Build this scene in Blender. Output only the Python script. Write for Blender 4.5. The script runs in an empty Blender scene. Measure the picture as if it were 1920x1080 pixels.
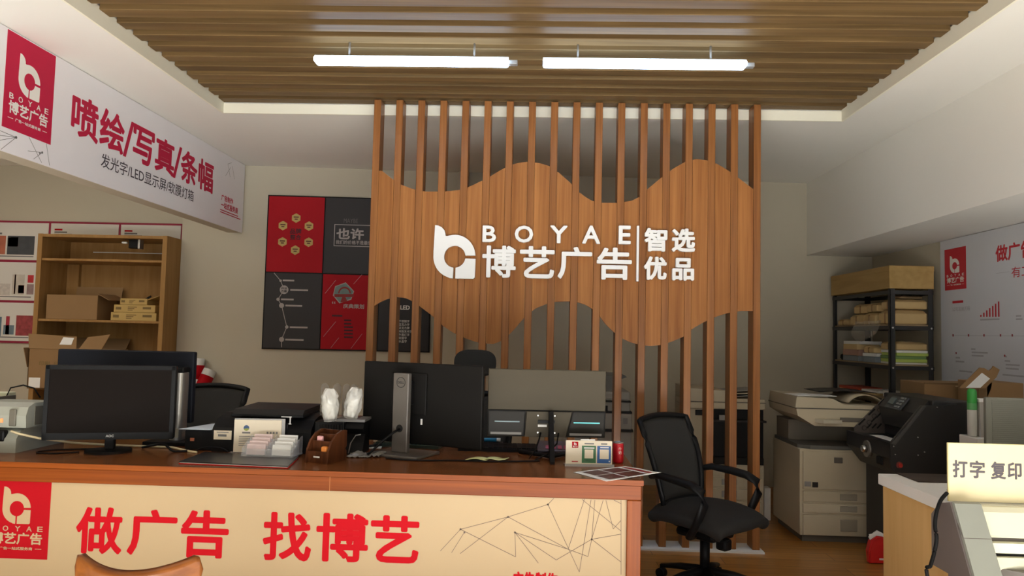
import bpy, bmesh, math, random
import numpy as np
from mathutils import Vector, Matrix, noise
random.seed(7)
SC = bpy.context.scene
COL = SC.collection
R_ = math.radians

# ---------------------------------------------------------------- camera
EYE = 1.45
FPX = 1400.0
YAW, PITCH, ROLL = -0.03365761, 0.0606668, -0.02326098

def cam_axes(yaw, pitch, roll):
    cy, sy, cp, sp = math.cos(yaw), math.sin(yaw), math.cos(pitch), math.sin(pitch)
    f = np.array([sy * cp, cy * cp, sp]); r0 = np.array([cy, -sy, 0.0]); d0 = -np.cross(r0, f)
    c, s = math.cos(roll), math.sin(roll)
    return np.array([c * r0 + s * d0, -s * r0 + c * d0, f])

AX = cam_axes(YAW, PITCH, ROLL)
EYEP = np.array([0.0, 0.0, EYE])
cam = bpy.data.cameras.new('camera')
cam.sensor_width = 36.0
cam.lens = FPX / 1920.0 * 36.0
cam.clip_start = 0.05
cam_o = bpy.data.objects.new('camera', cam)
COL.objects.link(cam_o)
r, d, f = (Vector(a) for a in AX)
m3 = Matrix((r, -d, -f)).transposed()
cam_o.matrix_world = Matrix.Translation((0, 0, EYE)) @ m3.to_4x4()
SC.camera = cam_o

# survey helpers: where the sight line through an image point meets a real plane of the room
def ray(x, y): return np.array([(x - 960) / FPX, (y - 540) / FPX, 1.0]) @ AX
def onX(x, y, v): q = ray(x, y); return Vector(EYEP + q * (v / q[0]))
def onY(x, y, v): q = ray(x, y); return Vector(EYEP + q * (v / q[1]))
def onZ(x, y, v): q = ray(x, y); return Vector(EYEP + q * ((v - EYE) / q[2]))
def onB(x, y, c=7.36):
    q = ray(x, y); n = np.array([-.074, 1, 0]); return Vector(EYEP + q * ((c - n @ EYEP) / (n @ q)))

# ---------------------------------------------------------------- world, lights, exposure
W = bpy.data.worlds.new('world'); SC.world = W; W.use_nodes = True
W.node_tree.nodes['Background'].inputs[0].default_value = (.80, .88, 1.0, 1)
W.node_tree.nodes['Background'].inputs[1].default_value = 0.25

def area(name, loc, rot, sx, sy, power, col):
    l = bpy.data.lights.new(name, 'AREA'); l.shape = 'RECTANGLE'; l.size = sx; l.size_y = sy
    l.energy = power; l.color = col
    o = bpy.data.objects.new(name, l); COL.objects.link(o); o.location = loc; o.rotation_euler = rot
    return o
# daylight and low sun through the open shop front behind the viewer
area('shopfront_daylight', (-.3, -3.2, 1.55), (R_(90), 0, 0), 6.6, 2.6, 52, (1.0, .98, .95))
sun = bpy.data.lights.new('sun', 'SUN'); sun.energy = 46; sun.angle = R_(1.0); sun.color = (1.0, 1.0, .985)
sun_o = bpy.data.objects.new('sun', sun); COL.objects.link(sun_o); sun_o.rotation_euler = (R_(61), 0, R_(6))
# unseen fill light added above the customer side, as from ceiling strips
area('front_ceiling_fill', (-.2, .6, 3.05), (0, 0, 0), 3.0, 1.6, 30, (1.0, .96, .90))
# unseen lamp added to brighten the plotter and its sign
area('plotter_sign_fill', (2.35, 1.7, 2.25), (R_(38), 0, R_(0)), .9, .12, 2.5, (1.0, .96, .86))
# unseen fill light added over the side aisle, beyond the banner (the two strips in view glow by themselves)
area('side_aisle_fill', (-4.7, 4.2, 3.0), (0, 0, 0), 1.6, 2.2, 42, (1.0, .95, .85))

SC.view_settings.view_transform = 'Standard'
SC.view_settings.look = 'None'
SC.view_settings.exposure = -0.1
SC.view_settings.gamma = 1.0
SC.view_settings.use_curve_mapping = False

# ---------------------------------------------------------------- materials
def lin(c):
    return tuple(((v / 255) / 12.92 if v / 255 <= .04045 else ((v / 255 + .055) / 1.055) ** 2.4) for v in c)
MATS = {}
def M(name, rgb, rough=.5, metal=0, var=.06, scale=6.0, spec=.5, emit=0, ecol=None, alpha=1, trans=0, bump=0, coat=0):
    if name in MATS: return MATS[name]
    m = bpy.data.materials.new(name); m.use_nodes = True
    nt = m.node_tree; b = nt.nodes['Principled BSDF']
    c = lin(rgb)
    b.inputs['Base Color'].default_value = (*c, 1)
    b.inputs['Roughness'].default_value = rough; b.inputs['Metallic'].default_value = metal
    b.inputs['Specular IOR Level'].default_value = spec
    if coat: b.inputs['Coat Weight'].default_value = coat
    if trans: b.inputs['Transmission Weight'].default_value = trans
    b.inputs['Alpha'].default_value = alpha
    if emit:
        b.inputs['Emission Color'].default_value = (*(lin(ecol) if ecol else c), 1)
        b.inputs['Emission Strength'].default_value = emit
    if var or bump:
        tc = nt.nodes.new('ShaderNodeTexCoord'); n = nt.nodes.new('ShaderNodeTexNoise')
        n.inputs['Scale'].default_value = scale; n.inputs['Detail'].default_value = 3
        nt.links.new(tc.outputs['Object'], n.inputs['Vector'])
        if var:
            mx = nt.nodes.new('ShaderNodeMix'); mx.data_type = 'RGBA'
            mx.inputs[6].default_value = (*[v * (1 - var) for v in c], 1)
            mx.inputs[7].default_value = (*[min(1, v * (1 + var)) for v in c], 1)
            nt.links.new(n.outputs['Fac'], mx.inputs[0]); nt.links.new(mx.outputs[2], b.inputs['Base Color'])
        if bump:
            bp = nt.nodes.new('ShaderNodeBump'); bp.inputs['Strength'].default_value = bump; bp.inputs['Distance'].default_value = .01
            nt.links.new(n.outputs['Fac'], bp.inputs['Height']); nt.links.new(bp.outputs['Normal'], b.inputs['Normal'])
    MATS[name] = m
    return m

def WOOD(name, c1, c2, axis='Z', rough=.42, freq=34.0, along=1.4, coat=0, spec=.14):
    """procedural wood: noise streaks drawn out along one axis"""
    m = bpy.data.materials.new(name); m.use_nodes = True
    nt = m.node_tree; b = nt.nodes['Principled BSDF']; N = nt.nodes.new; L = nt.links.new
    tc = N('ShaderNodeTexCoord'); mp = N('ShaderNodeMapping')
    s = [freq] * 3; s['XYZ'.index(axis)] = along
    mp.inputs['Scale'].default_value = s
    L(tc.outputs['Object'], mp.inputs['Vector'])
    n1 = N('ShaderNodeTexNoise'); n1.inputs['Scale'].default_value = 1.0; n1.inputs['Detail'].default_value = 6; n1.inputs['Distortion'].default_value = .6
    L(mp.outputs[0], n1.inputs['Vector'])
    mp2 = N('ShaderNodeMapping'); mp2.inputs['Scale'].default_value = [v * .22 for v in s]; L(tc.outputs['Object'], mp2.inputs['Vector'])
    n2 = N('ShaderNodeTexNoise'); n2.inputs['Scale'].default_value = 1.0; n2.inputs['Detail'].default_value = 2; L(mp2.outputs[0], n2.inputs['Vector'])
    ad = N('ShaderNodeMath'); ad.operation = 'ADD'; L(n1.outputs['Fac'], ad.inputs[0]); L(n2.outputs['Fac'], ad.inputs[1])
    rp = N('ShaderNodeValToRGB'); e = rp.color_ramp.elements
    e[0].position = .36; e[0].color = (*lin(c1), 1); e[1].position = .66; e[1].color = (*lin(c2), 1)
    hf = N('ShaderNodeMath'); hf.operation = 'MULTIPLY'; hf.inputs[1].default_value = .5; L(ad.outputs[0], hf.inputs[0])
    L(hf.outputs[0], rp.inputs[0]); L(rp.outputs[0], b.inputs['Base Color'])
    b.inputs['Roughness'].default_value = rough; b.inputs['Specular IOR Level'].default_value = spec
    if coat: b.inputs['Coat Weight'].default_value = coat; b.inputs['Coat Roughness'].default_value = .15
    MATS[name] = m
    return m

def FLOORMAT():
    m = bpy.data.materials.new('laminate_floor'); m.use_nodes = True
    nt = m.node_tree; b = nt.nodes['Principled BSDF']; N = nt.nodes.new; L = nt.links.new
    tc = N('ShaderNodeTexCoord'); br = N('ShaderNodeTexBrick')
    br.inputs['Scale'].default_value = 1.0; br.inputs['Brick Width'].default_value = 1.2; br.inputs['Row Height'].default_value = .16
    br.inputs['Mortar Size'].default_value = .002; br.offset = .37
    br.inputs['Color1'].default_value = (*lin((192, 134, 66)), 1); br.inputs['Color2'].default_value = (*lin((174, 118, 54)), 1)
    br.inputs['Mortar'].default_value = (*lin((70, 42, 20)), 1)
    L(tc.outputs['Object'], br.inputs['Vector'])
    mp = N('ShaderNodeMapping'); mp.inputs['Scale'].default_value = (1.5, 26, 10); L(tc.outputs['Object'], mp.inputs['Vector'])
    n = N('ShaderNodeTexNoise'); n.inputs['Scale'].default_value = 1; n.inputs['Detail'].default_value = 5; L(mp.outputs[0], n.inputs['Vector'])
    mx = N('ShaderNodeMix'); mx.data_type = 'RGBA'; mx.blend_type = 'MULTIPLY'; mx.inputs[0].default_value = .55
    L(br.outputs['Color'], mx.inputs[6])
    rp = N('ShaderNodeValToRGB'); rp.color_ramp.elements[0].color = (.45, .4, .35, 1); rp.color_ramp.elements[1].color = (1.1, 1.1, 1.1, 1)
    rp.color_ramp.elements[0].position = .3; rp.color_ramp.elements[1].position = .7
    L(n.outputs['Fac'], rp.inputs[0]); L(rp.outputs[0], mx.inputs[7]); L(mx.outputs[2], b.inputs['Base Color'])
    b.inputs['Roughness'].default_value = .28
    return m

# ---------------------------------------------------------------- mesh builder
SHIFT = {}
class MB:
    """collects shapes in one bmesh; build() links them as ONE mesh object"""
    def __init__(s): s.bm = bmesh.new(); s.mi = 0
    def _tag(s, faces):
        for f_ in faces: f_.material_index = s.mi
    def box(s, x0, x1, y0, y1, z0, z1, bev=0, seg=2, mat=None):
        return s.obox(((x0 + x1) / 2, (y0 + y1) / 2, (z0 + z1) / 2), (abs(x1 - x0), abs(y1 - y0), abs(z1 - z0)), mat, bev, seg)
    def obox(s, c, size, mat=None, bev=0, seg=2):
        t = bmesh.new(); bmesh.ops.create_cube(t, size=1)
        bmesh.ops.scale(t, vec=size, verts=t.verts)
        if bev: bmesh.ops.bevel(t, geom=list(t.edges), offset=min(bev, min(size) * .49), segments=seg, profile=.5, affect='EDGES')
        Mx = Matrix.Translation(c) @ (mat.to_4x4() if mat else Matrix())
        return s.merge(t, Mx)
    def merge(s, t, Mx=None):
        if Mx is not None: bmesh.ops.transform(t, matrix=Mx, verts=t.verts)
        t.normal_update()
        mp = {}
        for v in t.verts: mp[v] = s.bm.verts.new(v.co)
        for f_ in t.faces:
            try: nf = s.bm.faces.new([mp[v] for v in f_.verts])
            except ValueError: continue
            nf.material_index = s.mi; nf.smooth = f_.smooth
        t.free(); return s
    def cyl(s, p0, p1, r0, r1=None, seg=20, cap=True):
        p0, p1 = Vector(p0), Vector(p1); r1 = r0 if r1 is None else r1
        t = bmesh.new(); L = (p1 - p0).length
        bmesh.ops.create_cone(t, cap_ends=cap, segments=seg, radius1=r0, radius2=r1, depth=L)
        for f_ in t.faces: f_.smooth = len(f_.verts) == 4
        q = (p1 - p0).normalized().to_track_quat('Z', 'Y')
        return s.merge(t, Matrix.Translation((p0 + p1) / 2) @ q.to_matrix().to_4x4())
    def tube(s, pts, r, seg=10, closed=False, flat=1.0, up=None):
        """round (or flattened) tube along points"""
        pts = [Vector(p) for p in pts]; n = len(pts); rings = []
        for i, p in enumerate(pts):
            a = pts[i - 1] if (i or closed) else p; b = pts[(i + 1) % n] if (i < n - 1 or closed) else p
            t = (b - a).normalized()
            u = Vector(up) if up else (Vector((0, 0, 1)) if abs(t.z) < .9 else Vector((0, 1, 0)))
            sx = t.cross(u).normalized(); sy = sx.cross(t).normalized()
            rr = r[i] if isinstance(r, (list, tuple)) else r
            rings.append([s.bm.verts.new(p + sx * math.cos(k * 2 * math.pi / seg) * rr + sy * math.sin(k * 2 * math.pi / seg) * rr * flat) for k in range(seg)])
        for i in range(n if closed else n - 1):
            a, b = rings[i], rings[(i + 1) % n]
            for k in range(seg):
                f_ = s.bm.faces.new((a[k], a[(k + 1) % seg], b[(k + 1) % seg], b[k])); f_.smooth = True; f_.material_index = s.mi
        if not closed:
            for ring in (rings[0][::-1], rings[-1]):
                f_ = s.bm.faces.new(ring); f_.material_index = s.mi
        return s
    def prism(s, poly, Mx, depth, smooth=False):
        """2-D polygon (x,y) extruded along local +z by depth, placed by matrix Mx"""
        t = bmesh.new()
        v0 = [t.verts.new((x, y, 0)) for x, y in poly]; v1 = [t.verts.new((x, y, depth)) for x, y in poly]
        n = len(poly)
        t.faces.new(v0[::-1]); t.faces.new(v1)
        for i in range(n): t.faces.new((v0[i], v0[(i + 1) % n], v1[(i + 1) % n], v1[i])).smooth = smooth
        bmesh.ops.recalc_face_normals(t, faces=t.faces)
        return s.merge(t, Mx)
    def prism_yz(s, poly, x0, x1):   # polygon (y,z) extruded in x
        return s.prism(poly, Matrix(((0, 0, 1, x0), (1, 0, 0, 0), (0, 1, 0, 0), (0, 0, 0, 1))), x1 - x0)
    def prism_xz(s, poly, y0, y1):   # polygon (x,z) extruded in y
        return s.prism([(a, b) for a, b in poly], Matrix(((1, 0, 0, 0), (0, 0, 1, y0), (0, 1, 0, 0), (0, 0, 0, 1))), y1 - y0)
    def prism_xy(s, poly, z0, z1):
        return s.prism(poly, Matrix.Translation((0, 0, z0)), z1 - z0)
    def lathe(s, prof, c=(0, 0, 0), seg=28, cap=True):
        c = Vector(c); rings = []
        for r0, z in prof: rings.append([s.bm.verts.new(c + Vector((r0 * math.cos(k * 2 * math.pi / seg), r0 * math.sin(k * 2 * math.pi / seg), z))) for k in range(seg)])
        for a, b in zip(rings, rings[1:]):
            for k in range(seg):
                f_ = s.bm.faces.new((a[k], a[(k + 1) % seg], b[(k + 1) % seg], b[k])); f_.smooth = True; f_.material_index = s.mi
        if cap:
            for ring in (rings[0][::-1], rings[-1]):
                f_ = s.bm.faces.new(ring); f_.material_index = s.mi
        return s
    def grid(s, fn, nu, nv, thick=0, smooth=True):
        """surface fn(u,v)->point with u,v in 0..1; thick adds a second skin along -normal"""
        P = [[Vector(fn(i / nu, j / nv)) for j in range(nv + 1)] for i in range(nu + 1)]
        A = [[s.bm.verts.new(p) for p in row] for row in P]
        def quad(a, b, c, d_):
            f_ = s.bm.faces.new((a, b, c, d_)); f_.smooth = smooth; f_.material_index = s.mi
        for i in range(nu):
            for j in range(nv): quad(A[i][j], A[i + 1][j], A[i + 1][j + 1], A[i][j + 1])
        if thick:
            B = []
            for i in range(nu + 1):
                row = []
                for j in range(nv + 1):
                    du = P[min(i + 1, nu)][j] - P[max(i - 1, 0)][j]; dv = P[i][min(j + 1, nv)] - P[i][max(j - 1, 0)]
                    row.append(s.bm.verts.new(P[i][j] - du.cross(dv).normalized() * thick))
                B.append(row)
            for i in range(nu):
                for j in range(nv): quad(B[i][j + 1], B[i + 1][j + 1], B[i + 1][j], B[i][j])
            for i in range(nu):
                quad(A[i][0], B[i][0], B[i + 1][0], A[i + 1][0]); quad(A[i + 1][nv], B[i + 1][nv], B[i][nv], A[i][nv])
            for j in range(nv):
                quad(A[0][j + 1], B[0][j + 1], B[0][j], A[0][j]); quad(A[nu][j], B[nu][j], B[nu][j + 1], A[nu][j + 1])
        return s
    def xf(s, Mx): bmesh.ops.transform(s.bm, matrix=Mx, verts=s.bm.verts); return s
    def build(s, name, mats, parent=None, sub=0, fix=True):
        me = bpy.data.meshes.new(name)
        if fix: bmesh.ops.recalc_face_normals(s.bm, faces=s.bm.faces)
        if not isinstance(mats, (list, tuple)): mats = [mats]
        o = bpy.data.objects.new(name, me); COL.objects.link(o)
        if parent is not None:
            o.parent = parent; sh = SHIFT.get(parent.name, Vector((0, 0, 0))); SHIFT[o.name] = sh
        else:
            xs = [v.co for v in s.bm.verts]
            sh = Vector(((min(v.x for v in xs) + max(v.x for v in xs)) / 2, (min(v.y for v in xs) + max(v.y for v in xs)) / 2, min(v.z for v in xs)))
            o.location = sh; SHIFT[o.name] = sh
        bmesh.ops.translate(s.bm, vec=-sh, verts=s.bm.verts)
        s.bm.to_mesh(me); s.bm.free()
        for mm in mats: me.materials.append(mm)
        if sub:
            md = o.modifiers.new('sub', 'SUBSURF'); md.levels = sub; md.render_levels = sub
        return o

def tag(o, label=None, cat=None, group=None, kind=None):
    if label: o['label'] = label
    if cat: o['category'] = cat
    if group: o['group'] = group
    if kind: o['kind'] = kind
    return o
def thing(name, label, cat, loc=(0, 0, 0), rz=0, group=None, local=False):
    o = bpy.data.objects.new(name, None); COL.objects.link(o)
    o.location = loc; o.rotation_euler = (0, 0, rz); o.empty_display_size = .1
    SHIFT[o.name] = Vector((0, 0, 0)) if local else Vector(loc)
    return tag(o, label, cat, group)
def structure(o): o['kind'] = 'structure'; return o
def bx(name, mat, parent, *a, **k): return MB().box(*a, **k).build(name, mat, parent)
def dup(root, loc, rz, label, group=None):
    c = root.copy(); COL.objects.link(c); c.location = loc; c.rotation_euler = (0, 0, rz); c['label'] = label
    if group: c['group'] = group
    for ch in list(root.children):
        q = ch.copy(); COL.objects.link(q); q.parent = c
        for g in list(ch.children):
            h = g.copy(); COL.objects.link(h); h.parent = q
    return c

# ---------------------------------------------------------------- lettering and flat printing
_GL = {}
def glyphs(txt):
    """2-D outline mesh of a text as (verts, faces), scaled to the unit box"""
    if txt in _GL: return _GL[txt]
    cu = bpy.data.curves.new('t', 'FONT'); cu.body = txt; cu.size = 1; cu.resolution_u = 3
    o = bpy.data.objects.new('t', cu); COL.objects.link(o)
    me = bpy.data.meshes.new_from_object(o.evaluated_get(bpy.context.evaluated_depsgraph_get()))
    vs = [(v.co.x, v.co.y) for v in me.vertices]; fs = [tuple(p.vertices) for p in me.polygons]
    bpy.data.objects.remove(o); bpy.data.curves.remove(cu); bpy.data.meshes.remove(me)
    x0, x1 = min(v[0] for v in vs), max(v[0] for v in vs); y0, y1 = min(v[1] for v in vs), max(v[1] for v in vs)
    w, h = max(x1 - x0, 1e-6), max(y1 - y0, 1e-6)
    _GL[txt] = ([((x - x0) / w, (y - y0) / h) for x, y in vs], fs)
    return _GL[txt]

class Print(MB):
    """flat printing (or raised letters) on a plane: origin O, unit right u, unit up v, facing n"""
    def __init__(s, O, u, v):
        super().__init__(); s.O = Vector(O); s.u = Vector(u).normalized(); s.v = Vector(v).normalized(); s.n = s.u.cross(s.v); s.lay = 0.0008
    def at(s, a, b, z=None): return s.O + s.u * a + s.v * b + s.n * (s.lay if z is None else z)
    def uv(s, p): q = Vector(p) - s.O; return q.dot(s.u), q.dot(s.v)
    def Mx(s, z): return Matrix.Translation(s.O + s.n * z) @ Matrix((s.u, s.v, s.n)).transposed().to_4x4()
    def poly(s, pts, th=.0006): s.prism(pts, s.Mx(s.lay - .0006 if th <= .0006 else 0.0), th); return s
    def rect(s, a0, b0, a1, b1, th=.0006): return s.poly([(a0, b0), (a1, b0), (a1, b1), (a0, b1)], th)
    def frame(s, a0, b0, a1, b1, w, th=.0006):
        s.rect(a0, b0, a1, b0 + w, th); s.rect(a0, b1 - w, a1, b1, th); s.rect(a0, b0, a0 + w, b1, th); return s.rect(a1 - w, b0, a1, b1, th)
    def line(s, a, b, w):
        a, b = Vector(a), Vector(b); t = (b - a).normalized(); p = Vector((-t.y, t.x)) * w / 2
        return s.poly([tuple(a - p), tuple(b - p), tuple(b + p), tuple(a + p)])
    def disc(s, a, b, r, n=20, th=.0006): return s.poly([(a + r * math.cos(i * 2 * math.pi / n), b + r * math.sin(i * 2 * math.pi / n)) for i in range(n)], th)
    def hexa(s, a, b, r): return s.poly([(a + r * math.sin(i * math.pi / 3), b + r * math.cos(i * math.pi / 3)) for i in range(6)])
    def text(s, txt, a0, b0, a1, b1, bold=0.0, th=0.0, flipv=False):
        """text fitted to the box; bold = extra stroke half-width as a share of the box height; th>0 raises it"""
        vs, fs = glyphs(txt); h = b1 - b0; r = bold * h
        offs = [(0, 0)] + ([(r * math.cos(k * math.pi / 6), r * math.sin(k * math.pi / 6)) for k in range(12)] if r else [])
        w_ = a1 - a0 - 2 * r; h_ = h - 2 * r
        for k, (dx, dy) in enumerate(offs):
            zz = (s.lay if th == 0 else th) + k * 3e-5
            A = [s.bm.verts.new(s.at(a0 + r + x * w_ + dx, b0 + r + y * h_ + dy, zz)) for x, y in vs]
            for f_ in fs:
                try: g = s.bm.faces.new([A[i] for i in f_]); g.material_index = s.mi
                except ValueError: pass
            if th:
                cnt = {}
                for f_ in fs:
                    for i in range(len(f_)): cnt.setdefault(frozenset((f_[i], f_[(i + 1) % len(f_)])), []).append((f_[i], f_[(i + 1) % len(f_)]))
                B = {}
                for e in cnt.values():
                    if len(e) == 1:
                        i, j = e[0]
                        for q in (i, j):
                            if q not in B: B[q] = s.bm.verts.new(A[q].co - s.n * th)
                        try: g = s.bm.faces.new((A[j], A[i], B[i], B[j])); g.material_index = s.mi
                        except ValueError: pass
        return s
    def emblem(s, a0, b0, a1, b1, th=.0006):
        """the shop's round b-shaped mark: a stem and bowl with a round hole, cut by two slits"""
        w, h = a1 - a0, b1 - b0
        def P(x, y): return (a0 + (x - 310) / 158 * w, b0 + (717 - y) / 195 * h)
        def arc(cx, cy, rx, ry, t0, t1, n): return [P(cx + rx * math.cos(R_(t0 + (t1 - t0) * i / n)), cy - ry * math.sin(R_(t0 + (t1 - t0) * i / n))) for i in range(n + 1)]
        out = [P(313, 524), P(325, 525), P(338, 531), P(348, 541), P(352, 552), P(353, 562), P(359, 563)] + arc(390, 636, 77, 78, 105, 3, 14)
        out = out + arc(390, 638, 40, 40, 7, 264, 26) + [P(385, 717)] + [P(372, 716)] + arc(388, 638, 78, 78, 255, 184, 10) + [P(310, 620)]
        s.poly(out, th)
        q = [P(394, 717), P(462, 717), P(467, 712), P(468, 644)] + arc(390, 638, 40, 40, -8, -84, 8)
        return s.poly(q, th)
    def logo_block(s, a0, b0, a1, b1, lay=.0016):
        """mark, latin name, Chinese name and strapline, white on the red block (fractions of the block)"""
        w, h = a1 - a0, b1 - b0; X = lambda t: a0 + t * w; Y = lambda t: b0 + t * h
        s.lay = lay
        s.emblem(X(.255), Y(.40), X(.70), Y(.83))
        for c, t in zip('BOYAE', (.10, .28, .47, .65, .82)): s.text(c, X(t), Y(.315), X(t + .085), Y(.375), .02)
        s.text('博艺广告', X(.10), Y(.165), X(.905), Y(.30), .03)
        s.text('广告一站式服务商', X(.24), Y(.10), X(.76), Y(.135), .03)
        s.rect(X(.10), Y(.114), X(.20), Y(.119)); s.rect(X(.80), Y(.114), X(.90), Y(.119)); s.lay = .0008
        return s
    def bars(s, a, b, lengths, hgt, gap):
        for k, l in enumerate(lengths): s.rect(a, b - k * gap - hgt, a + l, b - k * gap)
        return s

# ================================================================ materials of the room
WALLC = M('wall_paint', (198, 190, 170), .85, var=.03, scale=2)
CEILC = M('ceiling_paint', (240, 238, 230), .85, var=.02, scale=2)
COVE = M('cove_paint', (244, 240, 220), .7, var=.01)
SLATW = WOOD('ceiling_slat_wood', (92, 72, 46), (128, 102, 66), 'X', .5, 40, 1.2)
FLOORM = FLOORMAT()
SCREENW = WOOD('screen_wood', (138, 86, 44), (176, 118, 66), 'Z', .42, 60, 1.6)
POSTW = WOOD('screen_post_wood', (128, 80, 42), (164, 108, 60), 'Z', .34, 60, 1.6, spec=.2)
DESKW = WOOD('desk_edge_wood', (118, 56, 14), (150, 78, 26), 'X', .35, 70, 1.2)
DESKV = WOOD('desk_stile_wood', (118, 56, 14), (150, 78, 26), 'Z', .35, 70, 1.2)
DESKT = WOOD('desk_top_wood', (98, 56, 28), (126, 76, 42), 'X', .22, 50, 1.2)
CASEW = WOOD('bookcase_board', (150, 112, 66), (172, 134, 84), 'Z', .6, 24, 2)
WHITE = M('white_plastic', (232, 230, 222), .5)
PRINTW = M('white_print', (238, 236, 230), .6, var=0)
LETW = M('white_acrylic_letter', (240, 238, 232), .4, var=0)
RED = M('print_red', (176, 14, 26), .6, var=0, spec=.1)
REDP = M('board_red', (176, 28, 38), .6, var=.04, spec=.15)
BLK = M('black_plastic', (19, 19, 20), .5, spec=.16)
BLKM = M('black_matt', (24, 23, 22), .75, spec=.3)
DGRY = M('dark_grey_plastic', (40, 38, 37), .5, spec=.2)
GRY = M('grey_plastic', (140, 138, 134), .5)
SILV = M('silver_metal', (170, 168, 164), .35, metal=.8)
CHROME = M('chrome', (210, 210, 210), .15, metal=1)
INKG = M('grey_ink', (120, 118, 116), .7, var=0)
INKK = M('black_ink', (34, 34, 36), .7, var=0)
CARD = M('corrugated_card', (146, 114, 76), .85, var=.06, scale=9)
CARDD = M('corrugated_card_inside', (120, 94, 62), .9, var=.06)
KRAFT = M('kraft_paper', (200, 172, 120), .8, var=.08)
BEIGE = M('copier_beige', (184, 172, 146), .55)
BEIGD = M('copier_seam', (96, 90, 80), .6)
PAPER = M('white_paper', (236, 236, 232), .8, var=.01)
CREAM = M('cream_board', (186, 162, 122), .5, var=.015, scale=3)
CLEAR = M('clear_acrylic', (236, 238, 240), .08, var=0, alpha=.24, spec=1.0)
NOTICE = M('notice_cream', (232, 220, 196), .5, var=.01)
FILM = M('clear_film', (244, 244, 240), .12, var=0, alpha=.26, spec=1.0)
FABRIC = M('chair_fabric_black', (22, 21, 20), .9, var=.15, scale=160)

def MESHMAT():
    m = bpy.data.materials.new('chair_mesh_net'); m.use_nodes = True
    nt = m.node_tree; b = nt.nodes['Principled BSDF']; N = nt.nodes.new; L = nt.links.new
    b.inputs['Base Color'].default_value = (*lin((34, 33, 31)), 1); b.inputs['Roughness'].default_value = .85
    tc = N('ShaderNodeTexCoord'); w1 = N('ShaderNodeTexWave'); w1.inputs['Scale'].default_value = 90; w1.bands_direction = 'X'
    w2 = N('ShaderNodeTexWave'); w2.inputs['Scale'].default_value = 90; w2.bands_direction = 'Z'
    L(tc.outputs['Object'], w1.inputs['Vector']); L(tc.outputs['Object'], w2.inputs['Vector'])
    mu = N('ShaderNodeMath'); mu.operation = 'MULTIPLY'; L(w1.outputs['Fac'], mu.inputs[0]); L(w2.outputs['Fac'], mu.inputs[1])
    rp = N('ShaderNodeMapRange'); rp.inputs['From Min'].default_value = .45; rp.inputs['From Max'].default_value = .75
    rp.inputs['To Min'].default_value = 1; rp.inputs['To Max'].default_value = .80
    L(mu.outputs[0], rp.inputs['Value']); L(rp.outputs[0], b.inputs['Alpha'])
    return m
NET = MESHMAT()

# ================================================================ the setting
ZS, ZT = 3.032, 3.111          # soffit and slat undersides
structure(bx('floor', FLOORM, None, -6.2, 3.9, 2.0, 8.2, -.1, 0))
structure(bx('floor_bounce', M('bounce_tile', (220, 218, 214), .4, var=.04), None, -6.2, 3.9, -3.3, 2.0, -.1, 0))  # pale unseen floor, added to bounce sunlight up onto ceiling and beam
m = MB(); m.prism_xy([(-3.46, 7.36 - .074 * 3.46), (3.6, 7.36 + .074 * 3.6), (3.6, 8.1), (-3.46, 8.1)], 0, 3.3)
structure(m.build('wall_back', WALLC))
structure(bx('wall_alcove', WALLC, None, -6.2, -3.46, 7.33, 8.1, 0, 3.3))
structure(bx('wall_left', WALLC, None, -6.3, -6.2, -3.3, 8.1, 0, 3.3))
structure(bx('wall_right', WALLC, None, 3.37, 3.5, -3.3, 8.1, 0, 3.3))
structure(bx('trim_pilaster', WALLC, None, -.80, -.70, 7.24, 7.34, 0, 3.03))
structure(bx('wall_light_block', WALLC, None, -6.2, -2.7, -3.3, -3.2, 0, 3.3))  # unseen wall added to narrow the opening and cut bounce on the left
XA, XB, YB = -2.363, 2.18, 5.385
m = MB()
m.box(-6.2, XA, -3.3, 8.1, ZS, 3.3); m.box(XB, 3.5, -3.3, 8.1, ZS, 3.3); m.box(XA, XB, YB, 8.1, ZS, 3.3); m.box(XA, XB, -3.3, -2.9, ZS, 3.3)
structure(m.build('ceiling', CEILC))
m = MB()      # painted light cove around the recess
m.box(XA - .001, XA + .012, -2.9, YB, ZS - .001, ZT + .02); m.box(XB - .012, XB + .001, -2.9, YB, ZS - .001, ZT + .02); m.box(XA, XB, YB - .012, YB + .001, ZS - .001, ZT - .004)
structure(m.build('trim_cove', COVE))
m = MB()      # grooved wooden ceiling boards
m.box(XA, XB, -2.9, YB, ZT + .055, ZT + .08)
y = 5.26 - .1655 * 0
k = 0
while True:
    yy = 5.372 - .1655 * k
    if yy < -2.8: break
    m.box(XA + .012, XB - .012, yy - .098, yy, ZT, ZT + .055, bev=.004, seg=1); k += 1
structure(m.build('ceiling_slats', SLATW))
structure(bx('wall_beam_left', WALLC, None, -3.02, -2.885, -3.3, 7.13, 2.365, ZS + .01))
structure(bx('wall_beam_right', CEILC, None, 2.70, 3.38, -3.3, 7.6, 2.30, ZS + .01))

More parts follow.
